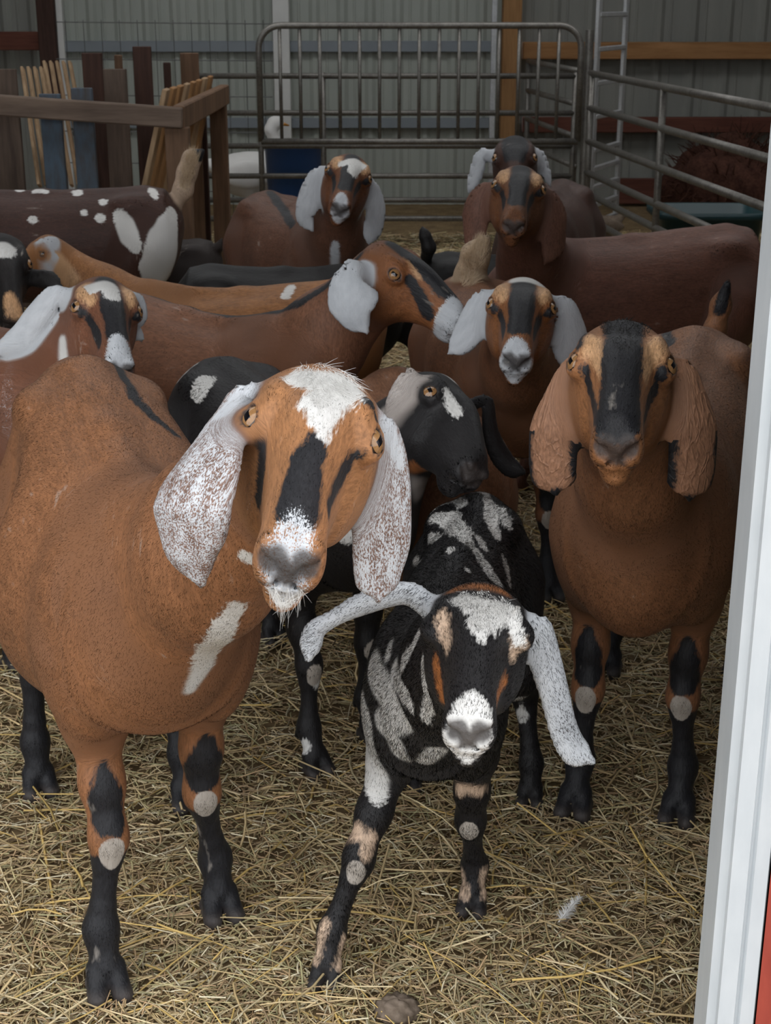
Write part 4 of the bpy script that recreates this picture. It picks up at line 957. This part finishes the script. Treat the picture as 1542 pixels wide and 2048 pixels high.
# the white-eared brown goat behind
g = mid; g.legmarks(); g.paint((.22, .085, .03), 'head'); nubian_face(g, bw=1.15, cap=False)
g.blob('white', [(1030, 560, 9), (1062, 560, 12), (1085, 572, 7)]); g.roan(.95, [(1030, 700, 30), (1030, 735, 40)], ('head',)); g.paint(WHITE_EAR, 'ear', 'ear2'); g.speckle(.9, 'ear', 'ear2'); g.paint((.45, .33, .22), 'tail')
# profile
g = prf; g.legmarks(); g.paint((.21, .08, .03), 'head')
g.face('dark', [(.05, 0, .06), (.25, 0, .09), (.5, 0, .11), (.72, 0, .10)], False); g.blob('tan', [(810, 505, 9), (828, 526, 9), (838, 550, 6)]); g.blob('dark', [(820, 560, 8), (843, 598, 10), (855, 628, 11)])
g.roan(1.0, [(910, 610, 20), (895, 650, 28), (880, 680, 20)], ('head',)); g.blob('white', [(905, 612, 12), (885, 645, 14)]); g.paint(WHITE_EAR, 'ear', 'ear2'); g.speckle(.85, 'ear', 'ear2')
g.blob('dark', [(232, 560, 5), (300, 588, 6), (370, 610, 6), (450, 617, 7), (530, 624, 9), (600, 606, 8), (660, 566, 7), (720, 510, 6)], ('torso', 'neck', 'head')); g.roan(.12, [(420, 660, 60), (640, 650, 60)])
# left
g = lft; g.legmarks(); nubian_face(g, bw=1.0, cap=False); g.blob('white', [(190, 576, 18), (215, 572, 18), (226, 592, 13)]); g.roan(1.0, [(236, 685, 24), (240, 725, 30)], ('head',))
g.paint(WHITE_EAR, 'ear', 'ear2'); g.speckle(.85, 'ear', 'ear2'); g.blob('white', [(125, 680, 5), (128, 730, 6)]); g.blob('white', [(44, 1275, 8), (46, 1300, 6)]); g.blob('tan', [(16, 1295, 8), (14, 1325, 7)]); g.roan(.35, [(15, 690, 20), (20, 860, 30), (60, 800, 20)])
# golden
g = gld; g.legmarks(); g.paint(WHITE_EAR, 'ear', 'ear2'); g.speckle(.8, 'ear', 'ear2'); g.blob('white', [(583, 575, 6), (572, 592, 8)]); g.blob('tan', [(112, 520, 14), (140, 560, 16)])
g = edge; g.blob('tan', [(20, 600, 14), (30, 625, 14)]); g.blob('white', [(8, 500, 22)])
g = spt; g.blob('white', [(240, 432, 12), (250, 450, 17), (258, 472, 18), (270, 492, 12)]); g.blob('white', [(345, 428, 14), (338, 455, 26), (330, 485, 36), (318, 530, 38), (314, 565, 28)])
for q in ([(155, 385, 9)], [(207, 404, 7)], [(200, 436, 8)], [(65, 440, 6)], [(304, 380, 7), (310, 395, 5)], [(40, 380, 8)], [(90, 383, 5), (70, 382, 5)], [(168, 425, 5)]): g.blob('white', q)
g.paint((.45, .33, .24), 'tail'); g.blob('dark', [(402, 306, 16)])
g = bck; g.paint((.15, .055, .022), 'head'); nubian_face(g, cap=False); g.blob('white', [(690, 325, 12), (715, 325, 15), (706, 345, 8)]); g.roan(1.0, [(682, 395, 12), (680, 430, 20)], ('head',)); g.paint(WHITE_EAR, 'ear', 'ear2'); g.speckle(.85, 'ear', 'ear2')
g.roan(.75, [(670, 490, 12), (670, 530, 12)]); g.blob('dark', [(540, 383, 6), (560, 410, 6), (585, 450, 7)])
g = rgt; g.paint((.15, .06, .026), 'head'); nubian_face(g, bw=1.1, cap=False); g.paint((.15, .072, .05), 'ear', 'ear2'); g.roan(.22, [(1320, 560, 40), (1400, 600, 40)]); g.roan(.22, [(1230, 650, 30)])
g = far; g.paint(WHITE_EAR, 'ear', 'ear2'); g.speckle(.85, 'ear', 'ear2'); g.face('dark', [(.05, 0, .14), (.4, 0, .14)], False)
for g in GOATS: g.finish()

doe.fur(300000, .0085, .00034, 1, .10, dict(head=.75, ear=.6, ear2=.6, leg=.8))
kid.fur(170000, .0120, .00034, 2, .14, dict(head=.65, ear=.6, ear2=.6, leg=.7))
tan.fur(150000, .009, .0004, 3, .10, dict(head=.75, ear=.5, ear2=.5, leg=.8))
doe.tuft('forelock', M['hairwhite'], [(610, 750, 20), (645, 752, 30), (685, 765, 26), (640, 785, 26)], 900, .026, (.0, -.45, -.7), 5, .00035, .22, .1)
doe.tuft('whiskers', M['hairwhite'], [(570, 1192, 20), (545, 1180, 10), (600, 1185, 10)], 60, .030, (.0, -.55, -.8), 6, .00022, .3, .3)
kid.tuft('forelock', M['hairwhite'], [(930, 1200, 16), (965, 1205, 26), (1005, 1215, 20), (960, 1235, 20)], 900, .018, (.0, -.5, -.7), 7, .00035, .25, .1)
tan.tuft('forelock', M['hairblack'], [(1215, 655, 14), (1250, 648, 22), (1285, 658, 16), (1250, 680, 24)], 900, .018, (.0, -.6, .2), 8, .0004, .4, .4)
mid.tuft('tail_hair', M['haircream'], [(935, 560, 14), (945, 525, 18), (958, 500, 16)], 700, .045, (.1, -.2, .9), 9, .0006, .22, .1)
spt.tuft('tail_hair', M['haircream'], [(370, 370, 12), (376, 345, 14), (384, 322, 12)], 500, .05, (.1, -.2, .9), 10, .0008, .22, .1)
for g, n, sd in ((prf, 60000, 11), (lft, 45000, 12), (mid, 45000, 13), (blk, 60000, 14), (rgt, 45000, 15), (gld, 30000, 16), (bck, 25000, 17), (spt, 25000, 18)):
    g.fur(n, .011, .0009, sd, .045, dict(head=.75, ear=.5, ear2=.5, leg=.8))
# ------------------------------------------------------------------ straw bedding
def straw_material():
    m, nt, b = newmat('straw', .55, .35)
    a = nt.nodes.new('ShaderNodeAttribute'); a.attribute_name = 'tint'
    n = noise(nt, coords(nt), 90, 2); k = mathn(nt, 'MULTIPLY_ADD', n, .5, .75)
    x = nt.nodes.new('ShaderNodeMix'); x.data_type = 'RGBA'; x.blend_type = 'MULTIPLY'; x.inputs[0].default_value = 1
    nt.links.new(a.outputs['Color'], x.inputs[6]); nt.links.new(k, x.inputs[7]); nt.links.new(x.outputs[2], b.inputs['Base Color']); return m
M['straw'] = straw_material()
def lump(x, y):
    return .012*np.sin(7*x+2*y)*np.sin(5*y-3*x)+.010*np.sin(17*x-4)*np.sin(13*y+1)+.006*np.sin(31*x+9*y)
def straw(n, seed, xr, yr, length, width, pal, zmax):
    rng = np.random.default_rng(seed); y = yr[0]+(yr[1]-yr[0])*rng.uniform(0, 1, n)**1.8
    hw = .34*(y+.5)+.30; x = rng.uniform(-1, 1, n)*hw; x = np.clip(x, *xr)
    L = length*rng.lognormal(0, .55, n)*(.8+.12*y); L = np.minimum(L, .30); w = width*rng.uniform(.6, 1.5, n)*(.8+.22*y)
    th = rng.uniform(0, 2*np.pi, n); z0 = .003+zmax*rng.uniform(0, 1, n)**1.4+np.maximum(lump(x, y)*.7, -.002)
    pit = rng.normal(0, .13, n); bend = rng.normal(0, .55, n); K = 3
    V = np.zeros((n, K+1, 3, 3), np.float32)
    for k in range(K+1):
        t = k/K-.5; a = th+bend*t; px = x+np.cos(th+bend*t*.5)*L*t; py = y+np.sin(th+bend*t*.5)*L*t
        pz = np.maximum(z0+np.sin(pit)*L*t-np.abs(bend)*.02*t*t, .003)
        for j, (du, dv) in enumerate(((-1, 0), (1, 0), (0, .8))):
            V[:, k, j, 0] = px-np.sin(a)*w*du; V[:, k, j, 1] = py+np.cos(a)*w*du; V[:, k, j, 2] = pz+w*dv
    b = (np.arange(n)*(3*(K+1)))[:, None]
    Fs = np.concatenate([b+np.array([3*k+j, 3*k+(j+1) % 3, 3*k+3+(j+1) % 3, 3*k+3+j]) for k in range(K) for j in range(3)])
    pal = np.array(pal); c = pal[rng.integers(0, len(pal), n)]*rng.uniform(.7, 1.36, (n, 1))
    return V.reshape(-1, 3), Fs, np.repeat(c, 3*(K+1), 0)
PAL = [(.60, .46, .25), (.50, .37, .19), (.66, .54, .33), (.40, .29, .16), (.50, .43, .23), (.30, .215, .13), (.74, .66, .47), (.40, .365, .20), (.55, .38, .22)]
Bt = [straw(122000, 3, (-3.2, 3.2), (1.45, 9.5), .030, .00095, PAL, .020), straw(5200, 4, (-3.2, 3.2), (1.5, 6.0), .10, .0014, PAL[:3]+[(.60, .42, .15)], .026)]
off = 0; fs = []
for v, f, c in Bt: fs.append(f+off); off += len(v)
o = link_mesh('floor_straw', np.concatenate([q[0] for q in Bt]), np.concatenate(fs), M['straw'])
cc = np.concatenate([q[2] for q in Bt]); a = o.data.attributes.new('tint', 'FLOAT_COLOR', 'POINT'); a.data.foreach_set('color', np.column_stack([cc, np.ones(len(cc))]).astype(np.float32).ravel())
tag(o, 'loose golden straw bedding scattered thickly over the barn floor', 'straw', kind='stuff')

# ------------------------------------------------------------------ small things on the floor and beyond the fence
def blob_mesh(mb, c, R, rad, n=20, m=12, f=None):
    b = len(mb.v); c = np.array(c, float); R = np.array(R, float)
    for i in range(m+1):
        p = math.pi*i/m
        for k in range(n):
            t = 2*math.pi*k/n; u = np.array([math.sin(p)*math.cos(t), math.sin(p)*math.sin(t), math.cos(p)]); q = u*np.array(rad)
            if f: q = f(u, q)
            mb.v.append(tuple(c+R @ q))
    for i in range(m):
        for k in range(n): mb.f.append((b+i*n+k, b+(i+1)*n+k, b+(i+1)*n+(k+1) % n, b+i*n+(k+1) % n))
    return mb
def bird(name, label, cat, pos, yaw, s, mat, neck, comb=None, tail=.5, hd=.04):
    """body, neck and head in one skin; beak, comb, wings and legs as parts"""
    a = math.radians(yaw); R = np.array([[math.cos(a), -math.sin(a), 0], [math.sin(a), math.cos(a), 0], [0, 0, 1.0]])
    P = lambda x, y, z: np.array(pos)+R @ (np.array([x, y, z])*s)
    t = empty(name, pos, label, cat); pr = []
    pr += [(ellipsoid(P(0, 0, .30), R, np.array([.20, .13, .135])*s), 0), (ellipsoid(P(.09, 0, .29), R, np.array([.12, .11, .12])*s), .05*s), (capsule(P(-.12, 0, .33), P(-.30, 0, .33+.16*tail), .07*s, .02*s), .06*s)]
    for q0, q1, r0, r1 in neck: pr.append((capsule(P(*q0), P(*q1), r0*s, r1*s), .04*s))
    hq = P(*neck[-1][1]); pr.append((ellipsoid(hq+R @ np.array([.012*s, 0, 0]), R, np.array([hd*1.25, hd*.85, hd])*s), .015*s))
    for y in (-1, 1): pr.append((capsule(P(.0, .06*y, .22), P(.0, .06*y, .12), .045*s, .02*s), .04*s))
    lo = np.min([p.lo for p, k in pr], 0)-.03; hi = np.max([p.hi for p, k in pr], 0)+.03; vx = .011*s; n = np.ceil((hi-lo)/vx).astype(int)
    G = np.stack(np.meshgrid(*[(lo[i]+np.arange(n[i])*vx).astype(F32) for i in range(3)], indexing='ij'), -1); F = np.full(n, .5, F32)
    for p, k in pr: F = np.minimum(F, p.f(G)) if k <= 0 else smin(F, p.f(G), k)
    V, Q = surface_net(F, lo, vx); link_mesh('body', V, Q, mat, t, True)
    for y in (-1, 1):
        wv = np.stack([R[:, 0], R[:, 1], R[:, 2]], 1); mb = MB(); blob_mesh(mb, P(-.03, .118*y, .31), wv, np.array([.17, .025, .085])*s, f=lambda u, q: q*np.array([1, 1, 1-.35*max(0, -u[0])])); mb.build('wing', mat, t, True)
        MB().tube([P(.0, .06*y, .14), P(.0, .06*y, .02), P(.05, .06*y, .008)], .009*s, 6).build('leg', M['beak'], t, True)
    MB().tube([hq+R @ np.array([hd*.9*s, 0, -.004*s]), hq+R @ np.array([(hd*.9+.055)*s, 0, -.018*s])], [.015*s, .004*s], 8).build('beak', M['beak'], t, True)
    if comb:
        mb = MB()
        for k in range(4): blob_mesh(mb, hq+R @ np.array([(.03-.022*k)*s, 0, (hd+.008)*s]), R, np.array([.014, .005, .022])*s, 8, 6)
        mb.build('comb', M['comb'], t, True)
    return t
q = at(498, 330, 9.95); bird('goose', 'white goose with raised head behind the pipe fence', 'bird', (q[0], 9.95, 0), 8, 1.12, M['feather'], [((.13, 0, .36), (.17, 0, .46), .06, .038), ((.17, 0, .46), (.135, 0, .56), .036, .03), ((.135, 0, .56), (.155, 0, .60), .03, .03)], None, .3)
bird('hen', 'dark hen with red comb standing at the ladder foot', 'bird', (1.33, 8.85, 0), 200, .5, M['clod'], [((.13, 0, .36), (.18, 0, .50), .07, .04)], True, .9)
rng = np.random.default_rng(21); q = at(1470, 380, 9.9); t = empty('brush_heap', (q[0], 9.95, 0), 'heap of dark reddish dried brush against wall behind the trough', 'brush')
mb = MB(); blob_mesh(mb, (q[0], 10.0, .20), np.eye(3), (.44, .34, .36), 24, 14, lambda u, q: q*(1+.18*math.sin(5*u[0]+2*u[2])*math.cos(6*u[1]))); mb.build('mound', M['brush'], t, True)
mb = MB()
for k in range(420):
    u = nrm(rng.normal(0, 1, 3)); u[2] = abs(u[2]); p = np.array([q[0], 10.0, .18])+u*np.array([.40, .30, .34]); d = nrm(u*.6+rng.normal(0, .6, 3)); p2 = p+d*rng.uniform(.08, .22); p2[2] = max(p2[2], .02); mb.tube([p, (p+p2)/2+rng.normal(0, .012, 3), p2], [.006, .004, .0015], 4, False)
mb.build('twigs', M['brush'], t)['kind'] = 'stuff'
tag(MB().box((1.72, Yw-.10, .02), (XR-.1, Yw-.02, .20), .004).build('wall_board', M['wood_redx']), 'dark red board along the foot of back wall at right', 'board')
q = at(1256, 409, 8.9); mb = MB(); blob_mesh(mb, (q[0], 8.9, .02), np.eye(3), (.045, .03, .02), f=lambda u, q: q*(1+.25*math.sin(7*u[0]+5*u[1]))); tag(mb.build('paper_scrap', M['feather'], None, True), 'white scrap lying on the floor behind the right fence', 'litter')
# down feather and clod near the doorway
q = gp(1140, 1822, .03); f = empty('feather', (q[0], q[1], .0), 'small white down feather lying on the straw', 'feather'); rng = np.random.default_rng(8); mb = MB()
a0 = np.array([q[0]-.022, q[1]-.03, .030]); a1 = np.array([q[0]+.018, q[1]+.02, .042])
MB().tube([a0, (a0+a1)/2+[0, 0, .004], a1], [.0011, .0008, .0003], 6).build('quill', M['feather'], f, True)
for k in range(260):
    t = rng.uniform(.05, 1); p = a0+(a1-a0)*t; sg = rng.choice([-1, 1]); dd = nrm((a1-a0))*.6+nrm(np.cross(a1-a0, [0, 0, 1]))*sg+rng.normal(0, .35, 3); dd = nrm(dd); L = .020*rng.uniform(.5, 1.1)*(1-.5*t)
    sd = nrm(np.cross(dd, [0, 0, 1]))*.0005; e = p+dd*L+[0, 0, abs(rng.normal(0, .003))]
    mb.add([p-sd, p+sd, (p+e)/2+sd*.8+[0, 0, .002], e, (p+e)/2-sd*.8+[0, 0, .002]], [(0, 1, 2, 4), (4, 2, 3)])
mb.build('vane', M['feather'], f, True)
q = gp(795, 2025, .012); mb = MB(); blob_mesh(mb, (q[0], q[1], .018), np.eye(3), (.034, .026, .020), 28, 18, lambda u, q: q*(1+.14*math.sin(9*u[0]+3*u[2])*math.cos(8*u[1])+.07*math.sin(19*u[1]+5*u[0])))
tag(mb.build('dirt_clod', M['clod'], None, True), 'brown dirt clod on the straw at the bottom edge', 'clod')
